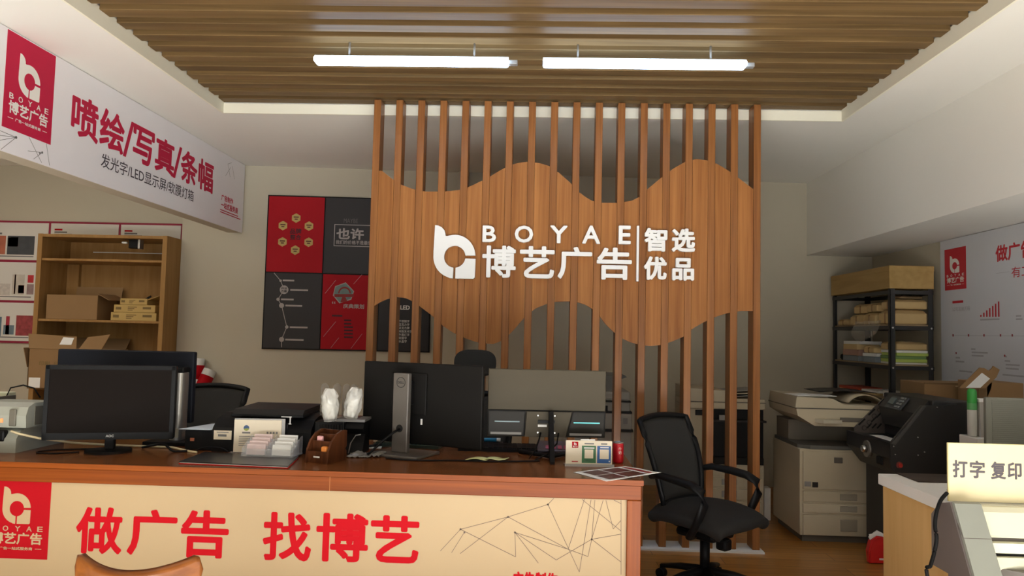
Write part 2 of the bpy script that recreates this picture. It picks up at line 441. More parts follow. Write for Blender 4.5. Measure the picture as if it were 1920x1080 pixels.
# ================================================================ lights under the slats
LEDM = M('led_diffuser', (255, 255, 255), .4, var=0, emit=18, ecol=(190, 220, 255))
for i, (x0, x1, lab) in enumerate(((-1.315, -.19, 'glowing white linear ceiling light, the one nearer the big wall-top banner'),
                                   (.005, 1.16, 'glowing white linear ceiling light, the one nearer the plain white beam'))):
    YL, ZL = 4.20, 2.985
    t = thing('linear_ceiling_light', lab, 'ceiling light', ((x0 + x1) / 2, YL, ZL), 0, 'linear lights under the slatted ceiling')
    bx('housing', WHITE, t, x0, x1 + .0, YL - .018, YL + .018, ZL + .030, ZL + .045, bev=.003)
    bx('diffuser', LEDM, t, x0 + .002, x1 - .002, YL - .045, YL + .045, ZL, ZL + .030, bev=.010)
    bx('end_connector', GRY, t, x1, x1 + .05, YL + .0, YL + .04, ZL + .010, ZL + .034, bev=.003)
    for x in (x0 + .2, x1 - .2): MB().cyl((x, YL, ZL + .045), (x, YL, ZT), .006, seg=10).build('hanger', GRY, t)

# ================================================================ slatted wave screen
YF_, PITCHX = 5.247, (1.531 + 1.174) / 17
scr = thing('slatted_screen', 'tall wooden slatted partition with a wave-edged plank panel, behind the reception counter', 'partition', (.18, YF_, 0))
PX = [-1.174 + PITCHX * i for i in range(18)]
for i, x in enumerate(PX):
    MB().box(x - .025, x + .025, YF_, YF_ + .13, .012, ZT - .003, bev=.003, seg=1).build('post', POSTW, scr)
TOPC = [(-1.127, 2.590), (-1.053, 2.533), (-.986, 2.492), (-.916, 2.466), (-.859, 2.452), (-.801, 2.445), (-.679, 2.447), (-.573, 2.46), (-.516, 2.477), (-.441, 2.513), (-.366, 2.552), (-.28, 2.607), (-.216, 2.643), (-.152, 2.663), (-.084, 2.672), (-.008, 2.665), (.068, 2.644), (.145, 2.591), (.222, 2.524), (.28, 2.462), (.325, 2.428), (.375, 2.399), (.45, 2.386), (.563, 2.388), (.656, 2.405), (.712, 2.435), (.767, 2.492), (.86, 2.572), (.942, 2.638), (1.027, 2.689), (1.102, 2.71), (1.177, 2.703), (1.252, 2.678), (1.327, 2.633), (1.401, 2.581), (1.457, 2.537), (1.54, 2.476)]
BOTC = [(-1.2, 1.585), (-1.163, 1.612), (-1.111, 1.647), (-1.062, 1.671), (-.998, 1.687), (-.941, 1.685), (-.899, 1.67), (-.833, 1.63), (-.756, 1.576), (-.706, 1.535), (-.659, 1.491), (-.582, 1.444), (-.506, 1.412), (-.438, 1.388), (-.374, 1.374), (-.299, 1.372), (-.25, 1.392), (-.206, 1.423), (-.151, 1.481), (-.097, 1.549), (-.053, 1.595), (-.005, 1.63), (.058, 1.658), (.125, 1.678), (.208, 1.683), (.275, 1.681), (.339, 1.664), (.388, 1.635), (.433, 1.595), (.482, 1.532), (.539, 1.478), (.595, 1.435), (.651, 1.41), (.725, 1.389), (.799, 1.384), (.873, 1.393), (.954, 1.421), (1.028, 1.456), (1.093, 1.515), (1.167, 1.559), (1.259, 1.602), (1.332, 1.626), (1.424, 1.643), (1.54, 1.645)]
tx, tz = zip(*TOPC); bx_, bz = zip(*BOTC)
for i in range(17):
    a, b = PX[i] + .0262, PX[i + 1] - .0262
    xs = np.linspace(a, b, 7)
    pl = [(x, float(np.interp(x, bx_, bz))) for x in xs] + [(x, float(np.interp(x, tx, tz))) for x in xs[::-1]]
    MB().prism_xz(pl, YF_ + .004, YF_ + .026).build('plank', SCREENW, scr)
bx('floor_plate', PAPER, scr, -1.22, 1.575, YF_ - .05, YF_ + .17, 0, .012)

# raised white sign on the screen
sg = thing('raised_letter_sign', 'raised white shop logo, latin letters and Chinese characters on the wooden wave panel', 'sign', (.18, YF_, 1.83))
O = Vector((0, YF_ - .002, 0)); U, V = Vector((1, 0, 0)), Vector((0, 0, 1))
def SX(px, py): q = onY(px, py, YF_); return q.x, q.z
def sbox(pr, txt, px0, py0, px1, py1, bold, th):
    a0, b0 = SX(px0, py1); a1, b1 = SX(px1, py0)
    # keep the box level: average the two corners' lean out
    pr.text(txt, a0, b0, a1, b1, bold, th)
TH = .03
p = Print(O, U, V); p.emblem(-.735, 1.826, -.437, 2.204, TH); p.build('emblem', LETW, sg)
for c, a, b in (('B', 905, 931), ('O', 965, 1000), ('Y', 1031, 1064), ('A', 1091, 1125), ('E', 1159, 1182)):
    p = Print(O, U, V); sbox(p, c, a, 424.5, b, 454.5 + (a - 905) * .016, .03, TH); p.build('latin_letter', LETW, sg)
for c, a, b in (('博', 904, 968), ('艺', 974, 1040), ('广', 1045, 1110), ('告', 1118, 1184)):
    p = Print(O, U, V); sbox(p, c, a, 462 + (a - 904) * .018, b, 520.5 + (a - 904) * .018, .025, TH); p.build('large_character', LETW, sg)
for c, a, y0, b, y1 in (('智', 1207, 429, 1250, 472), ('选', 1258, 430, 1302, 473), ('优', 1206, 482, 1249, 525), ('品', 1259, 485, 1300, 526)):
    p = Print(O, U, V); sbox(p, c, a, y0, b, y1, .035, TH); p.build('small_character', LETW, sg)
bx('divider_bar', LETW, sg, .690, .705, YF_ - .032, YF_ - .001, 1.832, 2.222)

# ================================================================ wall-top banner on the left beam
bn = thing('wall_banner', 'long white and red printed fascia banner along the wall top, beside the ceiling', 'banner', (-2.88, 5.2, 2.365))
bx('board', M('banner_white', (242, 240, 244), .55, var=.015), bn, -2.886, -2.875, 3.1, 7.12, 2.362, 3.028)
O = Vector((-2.875, 0, 0)); U, V = Vector((0, 1, 0)), Vector((0, 0, 1))
MAG = M('banner_crimson', (196, 36, 72), .55, var=.02, spec=.15)
p = Print(O, U, V); p.rect(3.835, 2.492, 4.238, 3.022); p.build('logo_block', MAG, bn)
p = Print(O, U, V); p.logo_block(3.835, 2.492, 4.238, 3.022); p.build('logo_print', PRINTW, bn)
def BXY(px, py): q = onX(px, py, -2.875); return q.y, q.z
def bt(p, txt, pl, pr_, zt, zb, bold):   # x-range given in picture columns at mid height, heights in metres
    y0 = onX(pl[0], pl[1], -2.875).y; y1 = onX(pr_[0], pr_[1], -2.875).y
    p.text(txt, y0, zb, y1, zt, bold)
p = Print(O, U, V)
for c, a, b in (('喷', 134, 185), ('绘', 187, 233), ('/', 232, 250), ('写', 249, 289), ('真', 291, 327), ('/', 325, 340), ('条', 339, 370), ('幅', 372, 400)):
    ya, yb = (onX(q, 210 + (q - 134) * .47, -2.875).y for q in (a, b))
    p.text(c, ya, 2.61, yb, 2.875, .03 if c != '/' else .016)
p.build('headline', MAG, bn)
p = Print(O, U, V); p.text('发光字/LED显示屏/软膜灯箱', 4.745, 2.478, 6.07, 2.572, .006)
p.build('subtitle', M('banner_ink', (66, 60, 70), .6, var=0), bn)
p = Print(O, U, V); p.text('广告制作', 6.61, 2.595, 6.873, 2.65, .03); p.text('一站式服务商', 6.61, 2.525, 6.99, 2.585, .03)
p.bars(6.60, 2.51, (.40, .46), .008, .02); p.build('small_print', MAG, bn)
p = Print(O, U, V)
for a, b in (((3.60, 2.40), (3.95, 2.46)), ((3.72, 2.37), (3.95, 2.46)), ((3.84, 2.365), (3.95, 2.46)), ((3.62, 2.47), (3.95, 2.46)), ((4.05, 2.49), (4.17, 2.37)), ((4.10, 2.375), (4.17, 2.43)), ((4.05, 2.41), (4.17, 2.43)), ((4.2, 2.49), (4.24, 2.37)), ((6.68, 2.83), (6.78, 2.93)), ((6.72, 2.95), (6.78, 2.84)), ((6.82, 2.95), (6.88, 2.84)), ((6.72, 2.95), (6.80, 2.98))):
    p.line(a, b, .0025)
p.disc(3.95, 2.46, .008); p.disc(4.17, 2.43, .007); p.disc(4.15, 2.42, .006); p.build('network_lines', INKG, bn)

# ================================================================ advertising board on the back wall
ub = Vector((1, .074, 0)).normalized()
OB = Vector((-2.633, 7.36 - .074 * 2.633 - .022, 0))
nb = Vector((.074, -1, 0)).normalized()
OB = Vector((-2.633, 7.36 - .074 * 2.633, 0)) + nb * .022
ab = thing('advertising_board', 'black-framed board of red and black poster panels hung on the back wall', 'poster board', (-1.8, 7.2, 1.25))
p = Print(OB, ub, V)
ZB0, ZB1 = 1.245, 2.745
def TB(px, py): return p.uv(onB(px, py, 7.36 - .022))
A1 = TB(805.7, 560)[0]
c0, c1 = TB(605, 511)[0], TB(700, 511)[0]
CW = c0
p.lay = 0; p.prism([(-.012, ZB0), (A1 + .012, ZB0), (A1 + .012, ZB1), (-.012, ZB1)], p.Mx(-.02), .02); p.build('frame', BLKM, ab)
zm = 1.988
CHARC = M('board_black', (42, 40, 42), .55, var=.05)
cols = [(0, CW - .006), (CW + .006, 2 * CW + .0), (2 * CW + .012, A1)]
pan = {}
for ci, (a, b) in enumerate(cols):
    for ri, (z0, z1) in enumerate(((zm + .006, ZB1 - .012), (ZB0 + .012, zm - .006))):
        q = Print(OB, ub, V); q.lay = .003; q.rect(a, z0, b, z1, .003)
        pan[ci, ri] = q.build('poster_panel', REDP if (ci + ri) % 2 == 0 else CHARC, ab)
def PB(par): q = Print(OB, ub, V); q.lay = .0038; return q
HEX = M('hexagon_gold', (196, 168, 100), .6, var=0); DK = M('panel_dark_ink', (72, 24, 34), .7, var=0); PALE = M('panel_pale_ink', (176, 168, 164), .6, var=0)
def at(x, y): return TB(480 + x / 3.178, 340 + y / 3.178)
for x, y in ((240, 219), (161, 264), (316, 267), (158, 361), (314, 363), (234, 410)): q = PB(0); q.hexa(*at(x, y), .047); q.build('hexagon', HEX, pan[0, 0])
q = PB(0); q.text('品牌', at(203, 313)[0], at(203, 313)[1], at(272, 282)[0], at(272, 282)[1], .03); q.text('整合', at(203, 347)[0], at(203, 347)[1], at(270, 318)[0], at(270, 318)[1], .03); q.lay = .0046
for x, y in ((240, 219), (161, 264), (316, 267), (158, 361), (314, 363), (234, 410)):
    a, b = at(x, y); q.rect(a - .025, b + .004, a + .025, b + .014); q.rect(a - .015, b - .016, a + .015, b - .006)
q.build('panel_text', DK, pan[0, 0])
q = PB(0); f0 = at(463, 386); f1 = at(700, 262); q.frame(f0[0], f0[1], f1[0], f1[1], .007)
q.text('也许', at(478, 345)[0], at(478, 345)[1], at(645, 282)[0], at(645, 282)[1], .035); q.text('我们的价格不是最低', at(476, 374)[0], at(476, 374)[1], at(690, 356)[0], at(690, 356)[1], .01)
q.build('panel_text', PALE, pan[1, 0])
q = PB(0); q.text('MAYBE', at(523, 247)[0], at(523, 247)[1], at(608, 224)[0], at(608, 224)[1], 0); q.build('panel_heading', M('panel_dim_ink', (104, 100, 98), .7, var=0), pan[1, 0])
q = PB(0); pts = [at(*t) for t in ((108, 546), (147, 592), (168, 646), (132, 703), (153, 740), (184, 868), (153, 942), (153, 988))]
for a, b in zip(pts, pts[1:]): q.line(a, b, .006)
for t, r0 in zip(pts[1:7], (.012, .042, .016, .024, .016, .024)): q.disc(*t, r0)
for (x, y), l in zip(((160, 590), (205, 647), (150, 703), (176, 740), (202, 869), (175, 943)), (.11, .17, .12, .16, .17, .175)):
    a, b = at(x, y); q.rect(a, b - .008, a + l, b + .008)
q.build('timeline', PALE, pan[0, 1])
q = PB(0); q.lay = .0046; a, b = at(168, 646); q.text('开业', a - .028, b + .002, a + .028, b + .026, .03); q.text('方案', a - .028, b - .026, a + .028, b - .002, .03); q.build('panel_text', INKK, pan[0, 1])
def ppx(pts): return [at(*t) for t in pts]
q = PB(0)
q.poly(ppx(((472, 625), (535, 602), (585, 655), (568, 705), (497, 727), (459, 680)))); q.build('picture_frame', PALE, pan[1, 1]); q = PB(0); q.text('庆典策划', *at(519, 757), *at(645, 733), .03); q.build('panel_text', PALE, pan[1, 1]); q = PB(0); q.text('“', *at(453, 729), *at(474, 715), .02); q.build('quote_mark', PALE, pan[1, 1])
q = PB(0)
for s_, e_ in (((412, 668), (475, 590)), ((582, 612), (632, 555)), ((402, 925), (476, 836)), ((446, 992), (494, 932)), ((566, 996), (633, 908))): q.line(at(*s_), at(*e_), .003)
q.build('stripe_pattern', PALE, pan[1, 1])
q = PB(0); q.lay = .0046
q.poly(ppx(((474, 629), (535, 608), (579, 656), (563, 700), (499, 720), (465, 680)))); q.build('poster_picture', M('picture_sky', (120, 140, 136), .6, var=.25, scale=18), pan[1, 1])
q = PB(0); q.lay = .0054
q.poly(ppx([(490 + 38 - 38 * math.cos(t), 668 - 40 * math.sin(t)) for t in np.linspace(0, math.pi, 12)] + [(558 - 30 + 30 * math.cos(t) , 668 - 30 * math.sin(t)) for t in np.linspace(0, math.pi, 12)]))
q.poly(ppx(((468, 672), (582, 672), (582, 690), (468, 690)))); q.poly(ppx(((514, 690), (534, 690), (545, 716), (503, 722)))); q.build('picture_arch', M('picture_red', (150, 44, 40), .6, var=0), pan[1, 1])
q = PB(0)
for k, l in enumerate((.07, .07, .085, .085, .085, .085)): a, b = at(525, 828 + k * 20); q.rect(a, b - .008, a + l, b + .008)
a, b = at(453, 800); q.rect(a, b - .009, a + .10, b + .009); q.build('panel_list', DK, pan[1, 1])
q = PB(0); q.text('LED', *at(860, 764), *at(917, 740), .04)
for k, s_ in enumerate(('不锈钢字', '亚克力字', '亚克力牌', '树脂发光字', '外露灯字', '软膜字', '水晶字')):
    a, b = at(850, 841 + k * 20); q.text(s_, a, b, a + .026 * len(s_), b + .026, .005)
q.build('panel_text', PRINTW, pan[2, 1])

# ================================================================ poster grid in the alcove
pg = thing('poster_grid', 'grid of white sample posters with crimson borders on the alcove wall behind the bookcase', 'posters', (-4.6, 7.33, 1.2))
O = Vector((0, 7.312, 0)); U = Vector((1, 0, 0))
def TA(px, py): q_ = onY(px, py, 7.312); return q_.x, q_.z
xs = [-5.53, -4.90, -4.20, -3.475]; xs = [TA(-36, 417)[0], TA(94.5, 417)[0], TA(225.5, 420)[0], TA(342, 422)[0]]
zs = [2.462, TA(30, 489)[1], TA(30, 565)[1], TA(30, 641)[1]]
BORD = M('poster_border', (150, 28, 60), .6, var=.02)
p = Print(O, U, V); p.prism([(xs[0] - .02, zs[3] - .012), (xs[3], zs[3] - .012), (xs[3], zs[0] + .006), (xs[0] - .02, zs[0] + .006)], p.Mx(-.016), .016); p.build('border_board', BORD, pg)
PW = M('poster_white', (226, 222, 214), .6, var=.01)
for i in range(3):
    for j in range(3):
        q = Print(O, U, V); q.lay = .003; q.rect(xs[i] + .012, zs[j + 1] + .010, xs[i + 1] - .012, zs[j] - .014, .003); pn = q.build('poster', PW, pg)
        w = xs[i + 1] - xs[i]; h = zs[j] - zs[j + 1]
        q = Print(O, U, V); q.lay = .0038; a, b = xs[i] + .05, zs[j] - .06
        q.rect(a, b - .05, a + .13, b - .035); q.rect(a, b - .075, a + .18, b - .058); q.rect(a, zs[j + 1] + .04, a + w * .72, zs[j + 1] + .05); q.build('poster_text', INKG, pn)
        if i < 2:
            def pic(nm, px, rgb, v=.3, sc=14):
                q = Print(O, U, V); q.lay = .0038
                a0, b0 = TA(px[0], px[3]); a1, b1 = TA(px[2], px[1]); q.rect(a0, b0, a1, b1)
                return q.build(nm, M('poster_pic_%d_%d_%d' % rgb, rgb, .6, var=v, scale=sc), pn)
            if i == 0 and j == 0:
                pic('poster_picture', (-30, 442, 12, 476), (190, 110, 84)); pic('poster_picture', (13, 443, 66, 477), (74, 78, 84)); pic('picture_detail', (15, 445, 35, 462), (186, 120, 104))
            if i == 0 and j == 1:
                pic('poster_picture', (-30, 532, 20, 553), (206, 198, 190), .3, 40); pic('poster_picture', (22, 515, 47, 552), (206, 198, 186), .2); pic('picture_detail', (26, 515, 31, 551), (196, 110, 92)); pic('picture_detail', (34, 535, 46, 550), (186, 60, 60), .5); pic('poster_picture', (52, 516, 64, 530), (186, 44, 52)); pic('poster_picture', (50, 533, 64, 552), (150, 126, 126), .5)
            if i == 0 and j == 2:
                pic('poster_picture', (-20, 594, 4, 630), (96, 120, 136)); pic('poster_picture', (6, 610, 27, 627), (110, 128, 140), .2); pic('picture_detail', (10, 593, 19, 627), (168, 48, 66)); pic('poster_picture', (29, 592, 64, 629), (160, 66, 70), .6, 30)
        q = Print(O, U, V); q.lay = .004; q.rect(a, b - .025, a + .08, b - .008)
        q.build('poster_tag', RED, pn)

# ================================================================ bookcase and cartons in the alcove
CX0, CX1, CY0, CY1, CZ = -4.70, -3.462, 6.83, 7.28, 2.285
bc = thing('bookcase', 'tall open light-brown board bookcase in the alcove, holding cartons', 'bookcase', ((CX0 + CX1) / 2, CY0, 0))
for x in (CX0, CX1 - .045): bx('side_panel', CASEW, bc, x, x + .045, CY0, CY1, 0, CZ, bev=.002, seg=1)
bx('back_panel', CASEW, bc, CX0 + .045, CX1 - .045, CY1 - .02, CY1, 0, CZ)
bx('top_panel', CASEW, bc, CX0 + .045, CX1 - .045, CY0 + .002, CY1 - .02, CZ - .03, CZ - .002)
for z, fx in ((2.055, 0), (1.485, -.0), (.85, 0), (.5, 0), (.04, 0)):
    bx('shelf', CASEW, bc, CX0 + .045, CX1 - .045, CY0 + .01, CY1 - .02, z - .022, z, bev=.002, seg=1)
bx('inner_panel', CASEW, bc, CX0 + .05, CX0 + .17, CY1 - .06, CY1 - .022, 1.487, 2.03)
bx('light_strip', PAPER, bc, -4.42, -3.56, CY1 - .026, CY1 - .021, 2.155, 2.163)
gd = thing('metal_gadget', 'small black and silver metal fitting hanging under the bookcase top', 'gadget', (-3.8, 6.92, 2.16))
bx('case', BLK, gd, -3.87, -3.78, 6.90, 6.97, 2.17, 2.255, bev=.006); bx('silver_plate', SILV, gd, -3.775, -3.755, 6.89, 6.96, 2.165, 2.26, bev=.003)
bx('cord_clip', PAPER, gd, -3.95, -3.90, 6.92, 6.95, 2.215, 2.235, bev=.008); bx('bracket', BLK, gd, -3.94, -3.80, 6.91, 6.96, 2.255, 2.2565)

def carton(name, label, x0, x1, y0, y1, z0, z1, mat=CARD, group=None, tape=True, seam=True):
    t = thing(name, label, 'box', ((x0 + x1) / 2, (y0 + y1) / 2, z0), 0, group)
    bx('body', mat, t, x0, x1, y0, y1, z0, z1, bev=.003, seg=1)
    if tape: bx('tape', M('parcel_tape', (188, 150, 96), .3, var=0), t, x0 + .001, x1 - .001, (y0 + y1) / 2 - .025, (y0 + y1) / 2 + .025, z1 - .001, z1 + .001)
    return t
t = carton('cardboard_carton', 'large brown carton with a raised back flap, on the left of the bookcase shelf', -4.60, -4.11, 6.86, 7.19, 1.485, 1.715)
MB().obox((-4.30, 7.20, 1.755), (.46, .006, .11), Matrix.Rotation(R_(-8), 3, 'X')).build('flap', CARD, t)
MB().obox((-4.05, 7.0, 1.70), (.12, .3, .006), Matrix.Rotation(R_(28), 3, 'Y')).build('flap', CARD, t)
YEL = M('yellow_box_card', (190, 160, 96), .7, var=.05)
def toner(label, x0, x1, y0, z0, z1, px=None):
    t = carton('toner_box', label, x0, x1, y0, y0 + .24, z0, z1, YEL, 'flat boxes on the bookcase shelf', False)
    p = Print((0, y0, 0), (1, 0, 0), (0, 0, 1)); w = x1 - x0; h = z1 - z0
    p.rect(x0 + .05 * w, z0 + .35 * h, x0 + .18 * w, z0 + .7 * h); p.bars(x0 + .34 * w, z0 + .75 * h, (w * .22, w * .16, w * .12), h * .1, h * .2); p.rect(x0 + .70 * w, z0 + .45 * h, x0 + .9 * w, z0 + .75 * h)
    p.build('printed_marks', M('box_ink', (122, 100, 56), .7, var=0), t); return t
toner('flat yellowish carton at the bottom of the small box stack on the shelf', -3.985, -3.55, 6.87, 1.485, 1.562)
toner('yellowish carton in the middle of the small box stack on the shelf', -3.965, -3.57, 6.88, 1.563, 1.634)
t = toner('short open-topped yellowish carton on top of the small box stack', -3.92, -3.66, 6.90, 1.635, 1.695)
MB().obox((-3.72, 6.95, 1.68), (.16, .012, .014), Matrix.Rotation(R_(-32), 3, 'Y')).build('torn_edge', BLKM, t)
MB().obox((-3.64, 7.0, 1.69), (.18, .2, .005), Matrix.Rotation(R_(-20), 3, 'Y')).build('flap', YEL, t)
# big open carton on the lower shelf
t = thing('open_carton', 'big open brown carton with spread flaps and a white label, low in the bookcase', 'box', (-4.3, 6.85, .85))
x0, x1, y0, y1, z0, z1 = -4.60, -3.93, 6.66, 7.1, .851, 1.21
m = MB(); m.box(x0, x1, y0, y0 + .006, z0, z1); m.box(x0, x1, y1 - .006, y1, z0, z1); m.box(x0, x0 + .006, y0, y1, z0, z1); m.box(x1 - .006, x1, y0, y1, z0, z1); m.box(x0, x1, y0, y1, z0, z0 + .006)
m.build('body', CARD, t)
m = MB(); m.prism([(x0, 0), (-4.16, 0), (-4.20, .13), (x0 - .06, .15)], Matrix.Translation((0, y0, z1)) @ Matrix.Rotation(R_(62), 4, 'X'), .006); m.build('front_flap', CARD, t)
m = MB(); m.prism([(-4.14, 0), (x1, 0), (x1 + .05, .15), (-4.08, .12)], Matrix.Translation((0, y0, z1)) @ Matrix.Rotation(R_(72), 4, 'X'), .006); m.build('front_flap', CARD, t)
MB().obox(((x0 + x1) / 2, y1 + .04, z1 + .04), (.62, .006, .15), Matrix.Rotation(R_(-40), 3, 'X')).build('back_flap', CARDD, t)
MB().obox((x0 - .03, 6.87, z1 - .08), (.006, .42, .18), Matrix.Rotation(R_(-14), 3, 'Y')).build('side_flap', CARD, t)
p = Print((0, y0 - .001, 0), (1, 0, 0), (0, 0, 1)); p.O = Vector((0, y0 + .0, 0)); p.text('印刷', -4.50, 1.06, -4.40, 1.10, .03); p.text('印刷', -4.36, 1.06, -4.28, 1.10, .02); p.build('printed_text', M('box_ink', (122, 100, 56), .7, var=0), t)
m = MB(); m.prism([(-4.33, .045), (-4.22, .045), (-4.22, .115), (-4.32, .12)], Matrix.Translation((0, y0, z1)) @ Matrix.Rotation(R_(62), 4, 'X'), .0085); m.build('shipping_label', PAPER, t)
bx('white_label', PAPER, t, -4.585, -4.48, y0 - .0015, y0, .86, .95)

# red and white rolls leaning on the back wall
def banner_roll(label, foot, top, r):
    t = thing('banner_roll', label, 'roll', foot, 0, 'rolled banners leaning on the back wall')
    foot, top = Vector(foot), Vector(top); ax = (top - foot)
    MB().cyl(foot, top, r, seg=24).build('roll', PRINTW, t)
    for a, b in ((.70, .79), (.83, .945)): MB().cyl(foot + ax * a, foot + ax * b, r + .002, seg=24).build('red_band', RED, t)
    MB().cyl(foot + ax * .998, top + ax * .002, r * .8, seg=24).build('end_cap', PAPER, t)
    return t
qa, qb = onY(394, 694, 7.05), onY(372, 672, 7.06)
banner_roll('red and white rolled banner, the shorter one tilted to the right', (qa.x - .30, 6.68, .0), qa, .06)
banner_roll('red and white rolled banner, the taller one standing almost upright', (qb.x - .04, 6.99, .0), qb, .06)

# ================================================================ reception counter
DT = .824
ct = thing('reception_counter', 'long orange-brown wood reception counter with a printed cream front panel', 'counter', (-1.3, 3.7, 0))
MB().box(-3.3, .481, 3.312, 4.22, .800, DT, bev=.003, seg=1).build('worktop', DESKT, ct)
bx('top_edging', DESKW, ct, -3.3, .4815, 3.3095, 3.3125, .801, .8235)
bx('top_rail', DESKW, ct, -3.3, .474, 3.320, 3.352, .736, .800, bev=.003, seg=1)
bx('stile', DESKV, ct, .412, .474, 3.3195, 3.352, 0, .7355, bev=.003, seg=1)
bx('bottom_rail', DESKW, ct, -3.3, .412, 3.320, 3.352, 0, .09, bev=.003, seg=1)
bx('end_panel', DESKV, ct, .45, .474, 3.352, 4.15, 0, .80)
bx('rear_leg_panel', DESKV, ct, -3.3, -3.28, 3.352, 4.15, 0, .80)
fp = bx('front_panel', CREAM, ct, -3.3, .412, 3.338, 3.350, .09, .737)
O = Vector((0, 3.338, 0)); U = Vector((1, 0, 0))
def DX(px, py): q_ = onY(px, py, 3.338); return q_.x, q_.z
p = Print(O, U, V); lb = (-2.456, .392, -2.163, .776); p.rect(lb[0], lb[1], lb[2], .7365); p.build('logo_block', RED, fp)
p = Print(O, U, V); p.logo_block(*lb); p.build('logo_print', CREAM, fp)
p = Print(O, U, V)
def slog(items):
  p = Print(O, U, V)
  for c, a, y0, b, y1 in items:
    a0, b0 = DX(a, y1); a1, b1 = DX(b, y0); p.text(c, a0, b0, a1, b1, .029)
  p.build('slogan', SLR, fp)
SLR = M('slogan_red', (192, 14, 28), .6, var=0, spec=.1)
for its in ((('做', 140, 952, 232, 1037), ('广', 237, 957, 334, 1040), ('告', 337, 958, 431, 1045)), (('找', 491, 962, 586, 1050), ('博', 591, 964, 692, 1052), ('艺', 693, 968, 787, 1054))): slog(its)
p = Print(O, U, V); a0, b0 = DX(960, 1102); a1, b1 = DX(1046, 1074); p.text('广告制作', a0, b0, a1, b1, .035)
p.build('small_heading', SLR, fp)
p = Print(O, U, V)
def z5(x, y): return DX(660 + x / 3.097, 840 + y / 3.097)
NET_ = [((513, 598), (630, 472)), ((578, 608), (652, 490)), ((630, 472), (906, 400)), ((630, 472), (950, 632)), ((906, 400), (628, 613)), ((906, 400), (1255, 588)), ((906, 400), (1138, 328)), ((1138, 328), (1172, 292)), ((1138, 328), (1320, 720)), ((946, 490), (950, 632)), ((946, 490), (1082, 668)), ((946, 490), (1186, 650)), ((946, 490), (1255, 588)), ((1186, 650), (1392, 530)), ((1255, 588), (1350, 296)), ((1255, 588), (1370, 630)), ((1320, 720), (1388, 300)), ((1370, 630), (1392, 530)), ((1392, 530), (1410, 302)), ((1392, 530), (1458, 304)), ((1392, 530), (1562, 500)), ((1392, 530), (1562, 662)), ((1335, 298), (1562, 482)), ((1474, 304), (1517, 470)), ((1517, 470), (1562, 420)), ((1520, 302), (1565, 325)), ((1562, 304), (1562, 735))]
for a, b in NET_: p.line(z5(*a), z5(*b), .0022)
for t_ in ((630, 472), (653, 490), (906, 400), (946, 490), (1138, 328), (1392, 530)): p.disc(*z5(*t_), .0045, 12)
p.build('network_lines', M('panel_line_ink', (112, 96, 84), .7, var=0), fp)
bx('rail_joint', M('joint_line', (196, 130, 62), .5, var=0), ct, -.898, -.8965, 3.3185, 3.3205, .737, .823)

# ================================================================ wooden cafe chair in front of the counter
wc = thing('wooden_chair', 'curved-back orange-brown wooden chair pushed up to the counter front', 'chair', (-1.14, 2.25, 0), R_(3), None, True)
CHW = WOOD('chair_wood', (96, 50, 18), (134, 78, 32), 'X', .3, 40, 3, coat=.2)
def rail(u, v):
    a = (u - .5) * 2; x = a * .185
    y_ = -.15 + .075 * a * a
    top = .758 + .034 * a * a - .0 * (abs(a) ** 12)
    bot = .655 + .045 * (abs(a) ** 6)
    e = max(0, abs(a) - .90) / .10
    mid = (top + bot) / 2; top = mid + (top - mid) * math.sqrt(max(0, 1 - e * e)) if e else top; bot = mid + (bot - mid) * math.sqrt(max(0, 1 - e * e)) if e else bot
    return (x, y_, bot + (top - bot) * v)
m = MB(); m.grid(rail, 40, 6, .018); m.build('back_rail', CHW, wc)
for sx in (-1, 1):
    MB().tube([(sx * .12, -.115, .70), (sx * .135, -.11, .60), (sx * .15, -.13, .45), (sx * .165, -.17, .2), (sx * .17, -.2, 0)], [.014, .015, .017, .016, .014], 12).build('rear_leg', CHW, wc)
    MB().tube([(sx * .15, .20, .43), (sx * .16, .215, .2), (sx * .165, .22, 0)], [.018, .016, .013], 12).build('front_leg', CHW, wc)
    MB().cyl((sx * .118, -.118, .69), (sx * .118, -.156, .69), .006).build('screw_cap', PAPER, wc)
m = MB(); m.grid(lambda u, v: ((.17 + .03 * v) * (2 * u - 1), -.15 + .38 * v, .455 - .012 * math.sin(u * math.pi) * math.sin(v * math.pi)), 16, 16, .022); m.build('seat', CHW, wc)
for z in (.2,): MB().tube([(-.165, -.17, z), (.165, -.17, z)], .009).build('stretcher', CHW, wc)

